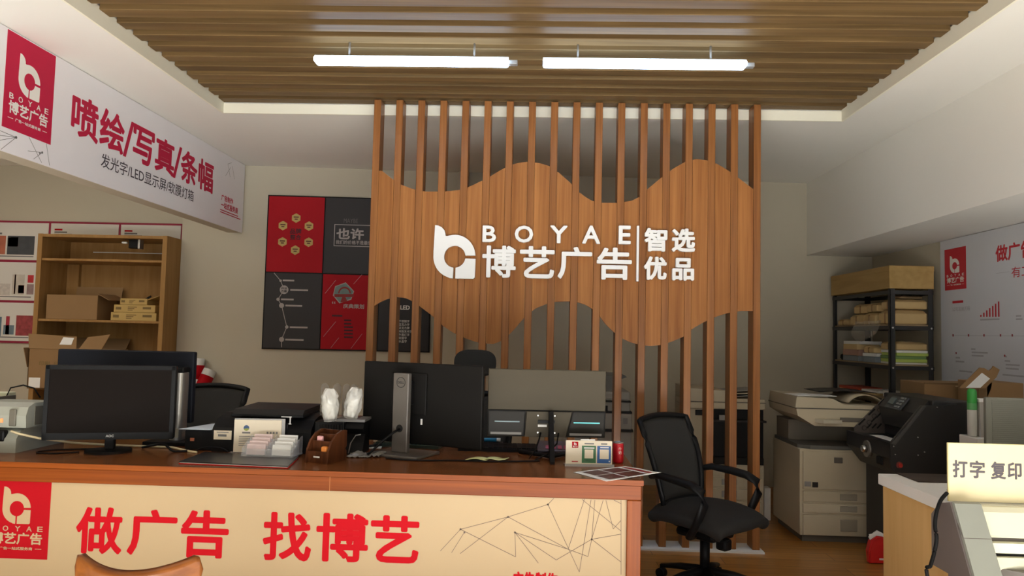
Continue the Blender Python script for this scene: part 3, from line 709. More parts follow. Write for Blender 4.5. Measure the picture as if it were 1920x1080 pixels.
# ================================================================ office chairs
def office_chair(label, loc, rz, head=False, lift=0.0):
    t = thing('office_chair', label, 'office chair', loc, rz, None, True)
    zt = .41 + lift
    def seat(u, v):   # u across, v front(0)->back(1)
        a = 2 * u - 1; b = 2 * v - 1; r0 = math.hypot(a, b); k = 1 if r0 < 1e-6 else max(abs(a), abs(b)) / r0
        k = .55 + .45 * k
        return a * k * .265, b * k * .255 - .02, zt + .02 - .035 * (abs(a) ** 4) - .03 * (abs(b) ** 4) - (.02 * (-b) if b < 0 else 0) 
    MB().grid(seat, 18, 18, -.07).build('seat', FABRIC, t, 1)
    def back(u, v, off=0):
        a = 2 * u - 1; w = .195 + .045 * v - .02 * v * v + .0
        w = .185 + .045 * math.sin(min(1, v * 1.3) * math.pi / 2)
        return a * w, .195 + .15 * v - .03 * math.sin(v * math.pi) - .04 * a * a + off, zt + .07 + .47 * v + .018 * (1 - a * a) * v
    MB().grid(lambda u, v: back(.02 + .96 * u, .02 + .96 * v), 14, 14, .006).build('mesh_panel', NET, t)
    rim = [back(0, v) for v in np.linspace(0, 1, 12)] + [back(u, 1) for u in np.linspace(.06, .94, 10)] + [back(1, v) for v in np.linspace(1, 0, 12)] + [back(u, 0) for u in np.linspace(.94, .06, 8)]
    MB().tube(rim, .017, 8, True).build('back_frame', BLK, t)
    MB().tube([(0, .12, zt - .07), (0, .20, zt - .06), (0, .235, zt + .02), (0, .255, zt + .16), (0, .285, zt + .3)], [.03, .032, .03, .026, .02], 10, flat=.5, up=(1, 0, 0)).build('back_support', BLK, t)
    for sx in (-1, 1):
        pts = [(sx * .215, .225, zt + .225), (sx * .258, .13, zt + .25), (sx * .272, .0, zt + .243), (sx * .275, -.10, zt + .232), (sx * .275, -.165, zt + .205), (sx * .272, -.178, zt + .14), (sx * .265, -.125, zt + .02), (sx * .25, -.07, zt - .055), (sx * .15, -.03, zt - .075)]
        MB().tube(pts, [.018, .024, .027, .028, .028, .027, .025, .022, .018], 10, flat=.85).build('armrest', BLK, t)
    MB().box(-.11, .11, -.13, .13, zt - .105, zt - .055, bev=.02).build('tilt_mechanism', BLK, t)
    MB().tube([(.05, -.02, zt - .085), (.2, -.05, zt - .09), (.28, -.06, zt - .075)], .007).build('lever', BLK, t)
    MB().box(-.05, .02, -.17, -.10, zt - .15, zt - .085, bev=.015).build('tension_knob', BLK, t)
    MB().cyl((0, 0, .10), (0, 0, .30), .028).cyl((0, 0, .08), (0, 0, .13), .045, .03).build('gas_column', BLK, t)
    MB().cyl((0, 0, .29), (0, 0, zt - .1), .014).build('piston', CHROME, t)
    for k in range(5):
        a = R_(72 * k + 20); c, s_ = math.cos(a), math.sin(a)
        leg = MB().tube([(c * .02, s_ * .02, .115), (c * .16, s_ * .16, .10), (c * .30, s_ * .30, .07)], [.034, .028, .018], 8, flat=.7).build('base_leg', BLK, t)
        MB().cyl((c * .30 - s_ * .022, s_ * .30 + c * .022, .028), (c * .30 + s_ * .022, s_ * .30 - c * .022, .028), .028, seg=16).cyl((c * .30, s_ * .30, .03), (c * .30, s_ * .30, .075), .01).build('caster', BLK, leg)
    if head:
        HDM = M('headrest_leather', (30, 30, 29), .5, spec=.3); m = MB()
        for sc, ya, yb in ((1, .372, .398), (.95, .362, .408), (.86, .356, .414)):
            pl = []
            for q in np.linspace(0, 2 * math.pi, 41)[:-1]:
                cq, sq = math.cos(q), math.sin(q); pl.append((.135 * sc * math.copysign(abs(cq) ** .62, cq), zt + .745 + .085 * sc * math.copysign(abs(sq) ** .78, sq)))
            m.prism_xz(pl, ya, yb, )
        m.build('headrest', HDM, t)
        MB().tube([(0, .34, zt + .50), (0, .40, zt + .62), (0, .40, zt + .74)], .02, flat=.6).build('headrest_arm', BLK, t)
        MB().box(-.06, .06, .36, .40, zt + .60, zt + .615, bev=.004).build('headrest_bar', SILV, t)
    return t
office_chair('black mesh office chair with armrests, standing past the end of the counter', (1.0, 4.43, 0), R_(43))
office_chair('black mesh office chair behind the left monitors, only its backrest showing', (-2.16, 4.62, 0), R_(-8), False, .09)
office_chair('black office chair with a headrest, behind the two monitors seen from the back', (-.36, 4.42, 0), R_(4), True, .10)

# ================================================================ things on the counter
SCRN = M('screen_glass_off', (28, 24, 22), .5, var=0, spec=.02)

# dot-matrix printer
PG = M('printer_grey_green', (156, 158, 146), .5); PS = M('printer_side_grey', (104, 100, 88), .55)
t = thing('dot_matrix_printer', 'pale grey office printer at the far left end of the counter', 'printer', (-2.8, 3.7, DT))
MB().prism_yz([(3.53, DT), (3.90, DT), (3.90, .93), (3.60, .94), (3.56, .925), (3.53, .89)], -3.1, -2.474).build('base', PG, t)
MB().prism_yz([(3.545, .942), (3.93, .935), (3.93, 1.00), (3.86, 1.045), (3.60, 1.058), (3.555, 1.04), (3.54, 1.0)], -3.1, -2.44).build('hood', PG, t)
MB().box(-3.0, -2.53, 3.525, 3.56, .875, .93, bev=.01).build('output_slot', BLK, t)
MB().box(-2.52, -2.487, 3.534, 3.545, .95, 1.03, bev=.004).build('vent', PS, t)
MB().prism_yz([(3.60, .95), (3.92, .945), (3.92, .995), (3.85, 1.03), (3.60, 1.04)], -2.441, -2.436).build('side_panel', PS, t)
MB().box(-2.565, -2.552, 3.536, 3.546, .965, .985, bev=.003).build('power_light', M('orange_light', (250, 150, 90), .4, var=0, emit=.6), t)
MB().box(-3.1, -2.79, 3.90, 3.96, 1.047, 1.075, bev=.006).build('paper_guide', M('paper_guide_cream', (204, 206, 176), .5), t)
MB().box(-2.79, -2.77, 3.80, 3.93, .99, 1.06).build('guide_bracket', PS, t)
MB().tube([(-2.80, 3.90, 1.055), (-2.78, 3.90, 1.10), (-2.72, 3.91, 1.115), (-2.66, 3.91, 1.10), (-2.63, 3.92, 1.05)], .004, 8).build('cable_loop', BLK, t)
tag(MB().tube([(-2.49, 3.515, .93), (-2.46, 3.515, .92), (-2.38, 3.55, .895), (-2.28, 3.66, .86), (-2.16, 3.76, .838), (-1.98, 3.80, .83), (-1.84, 3.79, .83), (-1.70, 3.69, .829), (-1.66, 3.67, .829)], .0055, 8).build('printer_cable', M('cream_cable', (216, 200, 160), .5)), 'cream cable running along the counter from the pale grey printer', 'cable')

# monitor facing the viewer
def MON(label, loc, rz, mats): return thing('computer_monitor', label, 'monitor', loc, rz, None, True)
t = MON('black computer monitor with its blank screen facing the room, on the left of the counter', (-2.085, 3.645, DT), R_(16.5), 0)
w, h, zb = .294, .36, .062
tl = R_(0)
m = MB().box(-w, w, -.022, .02, zb, zb + h, bev=.006); m.build('casing', BLK, t)
m = MB(); m.box(-w + .006, w - .006, -.026, -.021, zb + h - .02, zb + h - .001); m.box(-w + .004, w - .004, -.026, -.021, zb + .001, zb + .034); m.box(-w + .004, -w + .022, -.026, -.021, zb, zb + h); m.box(w - .022, w - .004, -.026, -.021, zb, zb + h); m.build('bezel', M('bezel_black', (17, 17, 17), .5, spec=.12), t)
bx('screen', SCRN, t, -w + .022, w - .022, -.0235, -.0215, zb + .034, zb + h - .02)
p = Print((0, -.026, 0), (1, 0, 0), (0, 0, 1)); p.text('AOC', -.012, zb + .012, .024, zb + .024, .05); p.build('logo', M('logo_silver', (176, 176, 172), .4, var=0), t)
MB().prism_xy([(.105 * math.cos(a), -.012 + .095 * math.sin(a)) for a in np.linspace(0, 2 * math.pi, 36)[:-1]], 0, .012).build('base', BLK, t)
MB().box(-.022, .022, -.005, .035, .01, .17, bev=.006).build('neck', BLK, t)

# monitor seen from behind with silver column
t = MON('dark monitor turned away, with a silver column stand, behind the screen at the left', (-2.2, 4.02, DT), R_(2), 0)
NAVY = M('monitor_back_navy', (28, 31, 39), .5, spec=.12)
MB().box(-.40, .345, -.012, .03, .10, .485, bev=.008).build('panel', NAVY, t)
m = MB(); m.prism_xy([(.295 + .034 * math.cos(a), -.075 + .03 * math.sin(a)) for a in np.linspace(math.pi, 2 * math.pi, 15)] + [(.329, -.03), (.261, -.03)], .02, .375); m.build('stand_column', SILV, t)
MB().box(.259, .331, -.102, -.012, .375, .405, bev=.01).build('column_cap', BLK, t)
MB().cyl((.278, -.105, .115), (.278, -.098, .115), .012).build('cable_hole', BLK, t)
MB().box(.27, .32, -.1065, -.1045, .035, .085).build('label', M('label_grey', (178, 174, 160), .6), t)
MB().box(.16, .42, -.17, .05, 0, .02, bev=.005).build('base_plate', BLK, t)

# big black printer
t = thing('inkjet_printer', 'large black office printer on the counter behind the acrylic sign', 'printer', (-1.42, 3.9, DT))
MB().prism_yz([(3.735, DT), (4.12, DT), (4.12, 1.0), (3.90, 1.005), (3.80, .985), (3.745, .945), (3.735, .93)], -1.615, -1.50).build('side_housing', BLK, t)
MB().prism_yz([(3.735, DT), (4.12, DT), (4.12, 1.0), (3.90, 1.005), (3.80, .985), (3.745, .945), (3.735, .93)], -1.235, -1.115).build('side_housing', BLK, t)
MB().box(-1.50, -1.235, 3.75, 4.12, DT, .97, bev=.006).build('body', BLK, t)
MB().prism_yz([(3.77, 1.012), (4.12, 1.012), (4.12, 1.038), (3.80, 1.034)], -1.53, -1.17).build('scanner_lid', DGRY, t)
MB().box(-1.535, -1.165, 3.765, 4.12, .998, 1.012, bev=.003).build('scanner_bed', BLK, t)
MB().box(-1.50, -1.235, 3.742, 3.752, .85, .90, bev=.003).build('output_tray', DGRY, t)
m = MB(); m.box(-1.275, -1.222, 3.757, 3.764, 1.0, 1.006); m.box(-1.275, -1.222, 3.757, 3.764, .966, .970); m.box(-1.232, -1.226, 3.757, 3.764, .970, 1.0); m.build('metal_clip', SILV, t)
p = Print((0, 3.7345, 0), (1, 0, 0), (0, 0, 1)); p.rect(-1.605, .885, -1.515, .93, .001); p.build('label', NOTICE, t)
p = Print((0, 3.7335, 0), (1, 0, 0), (0, 0, 1)); p.rect(-1.583, .9, -1.54, .911); p.bars(-1.59, .923, (.06, ), .004, .01); p.build('label_print', INKG, t)
MB().box(-1.765, -1.62, 3.76, 4.08, DT, .925, bev=.006).build('paper_tray_housing', BLK, t)
MB().box(-1.735, -1.715, 3.757, 3.762, .87, .885).build('orange_tab', M('tab_orange', (170, 100, 70), .5), t)
tag(MB().grid(lambda u, v: (-1.795 + .165 * u + .07 * v, 3.745 + .24 * v, .9300 + .012 * v * u), 6, 6, .0015).build('paper_sheet', M('bluish_paper', (214, 226, 236), .7)), 'white paper sheet lying on the left tray of the big black printer', 'paper')

# second black device with holder and wrapped cups on it
t = thing('label_printer', 'boxy black printer with a top greyed by painted sheen beside the wooden pen holder', 'printer', (-.98, 3.95, DT))
MB().box(-1.105, -.955, 3.76, 3.93, DT, .985, bev=.006).build('body', BLK, t)
MB().prism_yz([(3.77, DT), (3.93, DT), (3.93, .985), (3.80, .985), (3.78, .95), (3.83, .92), (3.80, .88)], -.955, -.862).build('right_housing', BLK, t)
MB().prism_yz([(3.775, .985), (3.93, .985), (3.93, .997), (3.79, .996)], -1.0, -.855).build('top_cover', M('cover_sheen', (128, 126, 122), .3), t)  # pale grey stands for the sky reflected in the black printer's top
for k in range(9): bx('front_rib', BLKM, t, -1.085 + k * .014, -1.077 + k * .014, 3.754, 3.762, .86, .97)
MB().tube([(-.93, 3.768, .83), (-.92, 3.765, .88), (-.895, 3.765, .92), (-.87, 3.767, .925)], .003, 8).build('edge_trim', GRY, t)
t = thing('acrylic_holder', 'clear acrylic divider rack standing on the boxy black printer', 'holder', (-1.0, 4.0, .985))
FIN = M('acrylic_fin', (158, 148, 136), .1, var=0, alpha=.42, spec=.6)
for k, x in enumerate((-1.10, -1.035, -.985, -.945)):
    pl = [(3.875, 1.0), (3.915, 1.0), (3.925, 1.10), (3.922, 1.155), (3.90, 1.168), (3.88, 1.16), (3.875, 1.13)]
    m = MB(); m.prism_yz(pl, 0, .0045); m.xf(Matrix.Translation((x, 0, 0)) @ Matrix.Translation((0, 3.9, 0)) @ Matrix.Rotation(R_(-38), 4, 'Z') @ Matrix.Translation((0, -3.9, 0))).build('divider', FIN, t)
bx('base', FIN, t, -1.10, -.90, 3.86, 3.928, .997, 1.001)

CUPW = M('foam_cup_white', (236, 234, 222), .6)
def bagged(label, c, hgt, r, lean):
    t = thing('wrapped_cups', label, 'paper cups', c, 0, 'wrapped paper cups on the boxy printer')
    c = Vector(c); up = Vector((lean[0], lean[1], 1)).normalized()
    q = up.to_track_quat('Z', 'Y').to_matrix().to_4x4(); Mx = Matrix.Translation(c) @ q
    m = MB(); prof = [(r * .62, .012)]
    n = 9
    for k in range(n):
        z0 = .02 + (hgt - .03) * k / n; prof += [(r * .70, z0), (r * .78, z0 + (hgt - .03) / n * .82), (r * .72, z0 + (hgt - .03) / n * .9)]
    m.lathe(prof, seg=24).xf(Mx); m.build('cup_stack', CUPW, t)
    def bag(u, v):
        a = u * 2 * math.pi; z = -.0 + (hgt + .045) * v
        pinch = 1 if v < .8 else 1 - .45 * (v - .8) / .2
        wob = 1.06 + .34 * noise.noise(Vector((math.cos(a) * 2.1 + c.x * 9, math.sin(a) * 2.1, z * 22))) + .16 * noise.noise(Vector((a * 3, z * 60, c.x)))
        rr = r * (1.02 if v > .06 else .85) * wob * pinch
        return Mx @ Vector((rr * math.cos(a) + .012 * max(0, v - .8) * 5 * math.sin(3 * a), rr * math.sin(a), z))
    m = MB(); m.grid(bag, 36, 30); m.build('plastic_bag', M('bag_film', (246, 246, 240), .1, var=0, alpha=.42, spec=1.0), t, 1)
    return t
bagged('plastic-wrapped stack of white paper cups, the one hanging lower at the left', (-1.032, 3.785, .986), .118, .037, (-.05, -.03))
bagged('plastic-wrapped stack of white paper cups, the one leaning right with a puffed bag', (-.945, 3.83, .998), .112, .037, (.20, .0))

# acrylic sign
def rot_thing(name, label, cat, loc, deg, group=None): return thing(name, label, cat, loc, R_(deg), group, True)
t = rot_thing('acrylic_sign', 'small cream notice in a clear acrylic stand in front of the big black printer', 'sign', (-1.372, 3.715, DT), 5)
bx('stand_base', CLEAR, t, -.135, .12, -.02, .014, 0, .006)
bx('back_plate', M('acrylic_grey', (160, 158, 154), .2, var=0), t, -.12, .128, .006, .010, .006, .172)
bx('notice', NOTICE, t, -.12, .112, .001, .006, .006, .165)
p = Print((0, .001, 0), (1, 0, 0), (0, 0, 1)); p.disc(-.06, .125, .014); p.build('round_emblem', M('emblem_blue', (70, 96, 140), .6, var=0), t)
p = Print((0, .0003, 0), (1, 0, 0), (0, 0, 1)); p.poly([(-.06 + .012 * math.cos(a), .121 + .010 * math.sin(a)) for a in np.linspace(math.pi, 2 * math.pi, 12)] + [(-.05, .124)]); p.build('emblem_leaf', M('emblem_green', (150, 160, 70), .6, var=0), t)
p = Print((0, .001, 0), (1, 0, 0), (0, 0, 1))
p.rect(-.08, .098, -.04, .106); p.build('heading_print', INKG, t); p = Print((0, .001, 0), (1, 0, 0), (0, 0, 1))
for k in range(4): p.rect(.04 + k * .015, .098, .049 + k * .015, .108)
p.build('heading_print', INKG, t); p = Print((0, .001, 0), (1, 0, 0), (0, 0, 1)); p.bars(-.095, .085, (.075, .085, .085, .08, .085, .06), .003, .009); p.build('notice_print', INKG, t)

# folder
a, b, c_, d_ = onZ(335, 868, DT + .004), onZ(540, 877, DT + .004), onZ(560, 858, DT + .004), onZ(383, 850, DT + .004)
t = thing('black_folder', 'black clip folder with a red edge lying on the counter under the card holder', 'folder', (-1.38, 3.52, DT))
def quadp(e, cx, cy): return [(q.x + (cx - q.x) * e, q.y + (cy - q.y) * e) for q in (a, b, c_, d_)]
MB().prism_xy(quadp(0, -1.38, 3.55), DT, DT + .004).build('back_cover', RED, t)
MB().prism_xy(quadp(.012, -1.38, 3.55), DT + .004, DT + .007).build('pages', PAPER, t)
MB().prism_xy(quadp(.004, -1.38, 3.55), DT + .007, DT + .011).build('front_cover', M('folder_black', (34, 33, 34), .3), t)

# business card holder
z0 = DT + .0115
t = rot_thing('card_holder', 'clear acrylic two-column holder full of business cards', 'card holder', (-1.268, 3.565, z0), -2)
bx('tray', CLEAR, t, -.128, .128, -.012, .125, 0, .003)
for k in range(4):
    y_, zz = .0 + k * .028, .036 + k * .012
    bx('step', CLEAR, t, -.124, .124, y_ - .002, y_, .003, zz)
for x in (-.126, -.001, .124): MB().prism_yz([(-.01, .003), (.122, .003), (.122, .086), (.10, .086), (.0, .04)], x, x + .002).build('divider', CLEAR, t)
PINK = M('card_pink', (226, 204, 202), .6, var=.1, scale=40); 
for i, x in enumerate((-.063, .062)):
    for k in range(4):
        y_ = .004 + k * .028; zz = .004
        o = MB().obox((x, y_ + .012, zz + .026 + k * .012), (.09, .010, .050), Matrix.Rotation(R_(-12), 3, 'X')).build('card_stack', PINK if i == 0 else PAPER, t)

# pen holder
t = rot_thing('pen_holder', 'dark wooden stepped pen and card holder on the counter', 'desk organizer', (-1.012, 3.49, DT), -20)
PWD = WOOD('organizer_wood', (64, 34, 18), (98, 56, 32), 'Z', .35, 60, 3)
side = [(0, 0), (.15, 0), (.15, .045), (.14, .055), (.15, .068), (.15, .142), (.115, .146), (.07, .132), (.03, .10), (.008, .06)]
for x in (-.064, .054): MB().prism_yz(side, x, x + .010).build('side', PWD, t)
for y_, zz in ((.004, .055), (.045, .098), (.095, .125), (.142, .140)): bx('partition', PWD, t, -.054, .054, y_, y_ + .008, .006, zz)
bx('bottom', PWD, t, -.054, .054, .004, .148, 0, .008)
p = Print((0, .004, 0), (1, 0, 0), (0, 0, 1)); p.rect(-.018, .026, .016, .033); p.build('maker_mark', PRINTW, t)
MB().box(.012, .044, .014, .04, .01, .078, bev=.008).build('eraser', M('orange_rubber', (214, 128, 50), .6), t)['label'] = 'orange rubber block'
MB().box(-.042, -.012, .055, .075, .01, .118, bev=.006).build('note_pad', M('pink_paper', (226, 168, 168), .7), t)['label'] = 'pink paper pad'

# Dell monitor from behind
qa, qb = Vector((-.908, 3.97, 0)), Vector((-.255, 3.70, 0)); ang = math.atan2(qb.y - qa.y, qb.x - qa.x)
t = MON('black monitor seen from behind with a wide grey column stand and round badge', ((qa.x + qb.x) / 2, (qa.y + qb.y) / 2, DT), ang, 0)
wl = (qb - qa).length / 2
m = MB().box(-wl, wl, -.006, .02, .05, .462, bev=.006).box(-.17, .04, -.018, -.004, .20, .41, bev=.005)
m.build('panel', M('monitor_back_black', (25, 24, 23), .5, spec=.1), t)
STG = M('stand_grey', (100, 95, 90), .42, metal=.3)
MB().box(-.115, -.022, -.088, -.058, .014, .412, bev=.006).build('stand_column', STG, t)
MB().box(-.11, -.028, -.06, -.02, .25, .37, bev=.006).build('mount_block', BLK, t)
MB().box(-.205, .085, -.17, .06, 0, .014, bev=.004).build('base_plate', STG, t)
m = MB(); m.tube([(-.068 + .025 * math.cos(q), -.0885, .365 + .025 * math.sin(q)) for q in np.linspace(0, 2 * math.pi, 33)[:-1]], .0016, 6, True); m.build('badge_ring', INKK, t)
p = Print((0, -.0882, 0), (1, 0, 0), (0, 0, 1)); p.text('DELL', -.087, .359, -.049, .371, .03); p.build('badge_lettering', INKK, t)
MB().cyl((-.068, -.0895, .135), (-.068, -.08, .135), .019).build('cable_hole', BLKM, t)
MB().tube([(-.068, -.086, .132), (-.085, -.11, .118), (-.13, -.15, .07), (-.175, -.18, .018), (-.19, -.19, .006)], .006, 8).build('cable', BLK, t)
bx('white_tag', PAPER, t, .006, .016, -.009, -.0055, .15, .18)

# gaming monitor from behind
t = MON('grey-backed gaming monitor seen from behind with a thin V-shaped stand', (.062, 3.83, DT), R_(3.5), 0)
GB = M('monitor_back_olive', (80, 74, 62), .5, spec=.1); GL = M('monitor_lower_gloss', (42, 39, 34), .35, spec=.08)
MB().box(-.30, .30, 0, .018, .105, .445, bev=.004).build('panel', GB, t)
MB().box(-.298, .298, -.003, .0, .234, .240).build('groove', BLKM, t)
m = MB(); m.prism([(-.11, .108), (.095, .108), (.125, .234), (-.10, .234)], Matrix(((1, 0, 0, 0), (0, 0, 1, -.022), (0, 1, 0, 0), (0, 0, 0, 1))), .024); m.build('centre_housing', GB, t)
for sx, xs_ in ((-1, ((-.295, .112), (-.115, .112), (-.11, .234), (-.296, .234))), (1, ((.105, .112), (.292, .112), (.296, .234), (.135, .234)))):
    o = MB().prism([*xs_], Matrix(((1, 0, 0, 0), (0, 0, 1, -.010), (0, 1, 0, 0), (0, 0, 0, 1))), .011).build('vent_panel', GL, t)
    pr = Print((0, -.010, 0), (1, 0, 0), (0, 0, 1)); x0, x1 = xs_[0][0] + .012, xs_[1][0] - .012
    pr.rect(x0, .116, x1, .128); pr.build('grey_strip', GRY, o)
    pr = Print((0, -.010, 0), (1, 0, 0), (0, 0, 1)); pr.rect(x0 + .02, .178, x1 - .01, .184); pr.build('light_strip', M('cyan_strip', (60, 176, 180), .3, var=0, emit=.5) if sx > 0 else M('teal_strip', (50, 86, 88), .3, var=0), o)
    pr = Print((0, -.0095, 0), (1, 0, 0), (0, 0, 1)); pr.lay = .0016
    for s0, s1 in zip(xs_, xs_[1:] + xs_[:1]): pr.line(s0, s1, .006)
    pr.build('trim_line', BLKM, o)
for x, z in ((-.045, .13), (.04, .13), (-.045, .215), (.04, .215)): MB().cyl((x, -.025, z), (x, -.020, z), .004, seg=10).build('screw', SILV, t)
p = Print((0, -.0225, 0), (1, 0, 0), (0, 0, 1)); p.rect(-.045, .158, .0, .17); p.build('label', PAPER, t)
MB().box(-.045, .04, -.03, -.018, .178, .192).build('port_strip', BLK, t)
m = MB(); m.prism_yz([(-.05, .24), (-.022, .24), (-.022, .10), (-.12, .012), (-.165, 0), (-.185, 0), (-.185, .012)], .008, .030); m.build('stand_leg', BLK, t)
MB().tube([(.02, -.03, .014), (.10, .06, .013), (.17, .12, .013)], .011, 8).build('stand_foot', BLK, t); MB().tube([(.02, -.03, .014), (-.06, .06, .013), (-.13, .12, .013)], .011, 8).build('stand_foot', BLK, t)
MB().tube([(-.03, -.03, .13), (-.04, -.06, .10), (-.06, -.08, .05), (-.09, -.09, .008)], .004, 8).build('cable', BLK, t)
MB().tube([(.06, -.03, .13), (.05, -.05, .08), (.0, -.07, .03), (-.06, -.10, .006)], .004, 8).build('cable', BLK, t)

# keyboards, tablet, pens, notes, papers
def keyboard(label, x0, x1, y0, y1, mat, deg=0):
    t = thing('keyboard', label, 'keyboard', ((x0 + x1) / 2, (y0 + y1) / 2, DT), R_(deg), None, True)
    w, d_ = (x1 - x0) / 2, (y1 - y0) / 2
    MB().prism_yz([(-d_, 0), (d_, 0), (d_, .026), (-d_, .016)], -w, w).build('case', mat, t)
    m = MB()
    for r0 in range(5):
        for c in range(16):
            yy = -d_ + .012 + r0 * (2 * d_ - .02) / 5; xx = -w + .01 + c * (2 * w - .02) / 16
            zz = .016 + .010 * (yy + d_) / (2 * d_)
            m.box(xx + .001, xx + (2 * w - .02) / 16 - .002, yy, yy + (2 * d_ - .02) / 5 - .003, zz - .002, zz + .006)
    m.build('keys', mat, t); return t
keyboard('black keyboard behind the grey-backed gaming monitor', -.40, .02, 3.98, 4.12, BLK, 1)
keyboard('dark greenish keyboard under the black monitor seen from behind', -.86, -.50, 4.03, 4.16, M('keyboard_green', (56, 72, 60), .5), -6)
t = thing('tablet', 'dark tablet with pink stickers lying behind the gaming monitor stand', 'tablet', (.10, 4.04, DT))
MB().obox((.13, 4.06, DT + .024), (.22, .15, .012), Matrix.Rotation(R_(12), 3, 'X'), .003).build('body', M('tablet_grey', (74, 72, 84), .3), t)
m = MB()
for k in range(4): m.obox((.075 + k * .032, 4.03, DT + .026), (.022, .05, .002), Matrix.Rotation(R_(12), 3, 'X'))
m.build('stickers', M('sticker_pink', (170, 70, 96), .5), t)
bx('stand_edge', BLK, t, .03, .23, 4.0, 4.12, DT, DT + .008)
q0, q1 = onZ(909, 838, DT + .03), onZ(936, 836, DT + .03)
t = thing('blue_marker', 'blue marker pen lying behind the monitors', 'pen', (q0.x, q0.y, DT))
q0, q1 = Vector((-.275, 4.17, DT + .035)), Vector((-.185, 4.175, DT + .035))
MB().cyl(q0, q1 - Vector((.022, 0, 0)), .010).build('barrel', M('marker_blue', (40, 140, 190), .4), t); MB().cyl(q1 - Vector((.021, 0, 0)), q1, .0105).build('cap', PAPER, t)
bx('pen_box', DGRY, t, -.29, -.17, 4.155, 4.19, DT, DT + .0245)
NOTE = M('yellow_green_note', (214, 220, 160), .7)
for k, (px0, px1, lab) in enumerate(((870, 910, 'pale yellow-green sticky note pad, the one nearer the wide grey column stand'), (908, 946, 'pale yellow-green sticky note pad, the one nearer the thin V-shaped stand'))):
    a0, a1 = onZ(px0, 864, DT), onZ(px1, 865, DT); y0 = a0.y
    tag(MB().grid(lambda u, v, a0=a0, a1=a1, k=k: (a0.x + (a1.x - a0.x) * u + .02 * v, a0.y + .07 * v + .01 * math.sin(3 * u), DT + .003 + .009 * abs(math.sin(3.1 * u + k)) * (1 - .3 * v)), 14, 5, .003).build('sticky_note', NOTE), lab, 'sticky notes', 'sticky notes on the counter')
tag(MB().obox((-.88, 4.02, DT + .0015), (.13, .09, .003), Matrix.Rotation(R_(8), 3, 'Z')).build('note_paper', PAPER), 'small white paper lying under a black pen beside the boxy printer', 'paper')
t = thing('black_pen', 'black pen resting on the small white paper', 'pen', (-.86, 4.0, DT + .003))
MB().cyl((-.90, 3.965, DT + .010), (-.84, 4.03, DT + .010), .0065).build('barrel', BLK, t); MB().cyl((-.84, 4.03, DT + .010), (-.82, 4.052, DT + .010), .007).build('cap', INKK, t)
a0, a1 = onZ(648, 858, DT), onZ(712, 852, DT)
t = tag(MB().grid(lambda u, v: (a0.x + .16 * u + .03 * v, 3.66 + .10 * v + .03 * u, DT + .003 + .022 * abs(noise.noise(Vector((u * 7, v * 5, 1)))) + .012 * math.sin(v * math.pi) * (.5 + .5 * math.sin(9 * u))), 26, 14, .0015).build('plastic_wrapper', M('crumpled_wrapper', (128, 124, 116), .25, var=.12, scale=60)), 'crumpled clear wrapper lying on the counter beside the pen holder', 'wrapper')
# black cables lying on the counter
def cord(label, pts, r0=.004, mat=None):
    return tag(MB().tube([Vector((x, y_, DT + r0 + dz)) for x, y_, dz in pts], r0, 8).build('desk_cable', mat or BLK), label, 'cable')
def smooth(pts, n=8):
    out = []
    P = [Vector(p) for p in pts]; P = [P[0]] + P + [P[-1]]
    for i in range(1, len(P) - 2):
        for k in range(n):
            t_ = k / n; a, b, c, d__ = P[i - 1:i + 3]
            out.append(.5 * ((2 * b) + (c - a) * t_ + (2 * a - 5 * b + 4 * c - d__) * t_ ** 2 + (3 * b - a - 3 * c + d__) * t_ ** 3))
    return [tuple(v) for v in out + [P[-2]]]
cord('thin black cable looping on the counter beside the pale grey printer', smooth([(-2.06, 3.80, 0), (-2.2, 3.70, 0), (-2.36, 3.62, 0), (-2.38, 3.545, 0), (-2.30, 3.53, 0), (-2.24, 3.56, 0), (-2.20, 3.59, 0)]), .0035)
cord('black cable trailing from the grey column stand towards the thin V-shaped stand', smooth([(-.72, 3.665, 0), (-.60, 3.63, 0), (-.47, 3.64, 0), (-.38, 3.66, 0), (-.22, 3.655, 0), (-.05, 3.69, 0), (.03, 3.72, 0)]), .004)
cord('black cable bundle on the counter between the silver column stand and the big black printer', smooth([(-1.98, 3.76, 0), (-1.9, 3.72, .02), (-1.84, 3.70, .03), (-1.78, 3.68, 0), (-1.72, 3.70, 0)]), .006)
cord('black cable curling on the counter in front of the big black printer', smooth([(-1.68, 3.71, .0), (-1.64, 3.70, .02), (-1.56, 3.71, .02), (-1.52, 3.712, 0)]), .004)

# payment plaque, can, brochure
t = rot_thing('payment_plaque', 'small cream acrylic plaque with red, green and blue panels at the counter corner', 'plaque', (.266, 3.652, DT), 3)
bx('stand_base', CLEAR, t, -.118, .118, -.035, .03, 0, .006); bx('board', NOTICE, t, -.112, .112, -.003, .003, .006, .118, bev=.001, seg=1); bx('front_lip', M('acrylic_grey', (160, 158, 154), .2, var=0), t, -.118, .118, -.038, -.034, 0, .012)
def pp(nm, mat, *rects, lay=.0008):
    p = Print((0, -.003, 0), (1, 0, 0), (0, 0, 1)); p.lay = lay
    for r0 in rects: p.rect(*r0)
    return p.build(nm, mat, t)
pp('red_block', RED, (-.082, .083, -.052, .112)); p = Print((0, -.003, 0), (1, 0, 0), (0, 0, 1)); p.lay = .0016; p.emblem(-.073, .096, -.061, .109); p.text('博艺广告', -.078, .086, -.056, .093, .02); p.build('logo_print', PRINTW, t)
pp('green_panel', M('plaque_green', (62, 112, 72), .5, var=0), (-.034, .012, .034, .094)); pp('blue_panel', M('plaque_blue', (54, 98, 160), .5, var=0), (.040, .012, .106, .094))
pp('blank_square', NOTICE, (-.021, .034, .021, .076), lay=.0016); pp('blank_square', NOTICE, (.052, .032, .096, .078), lay=.0016)
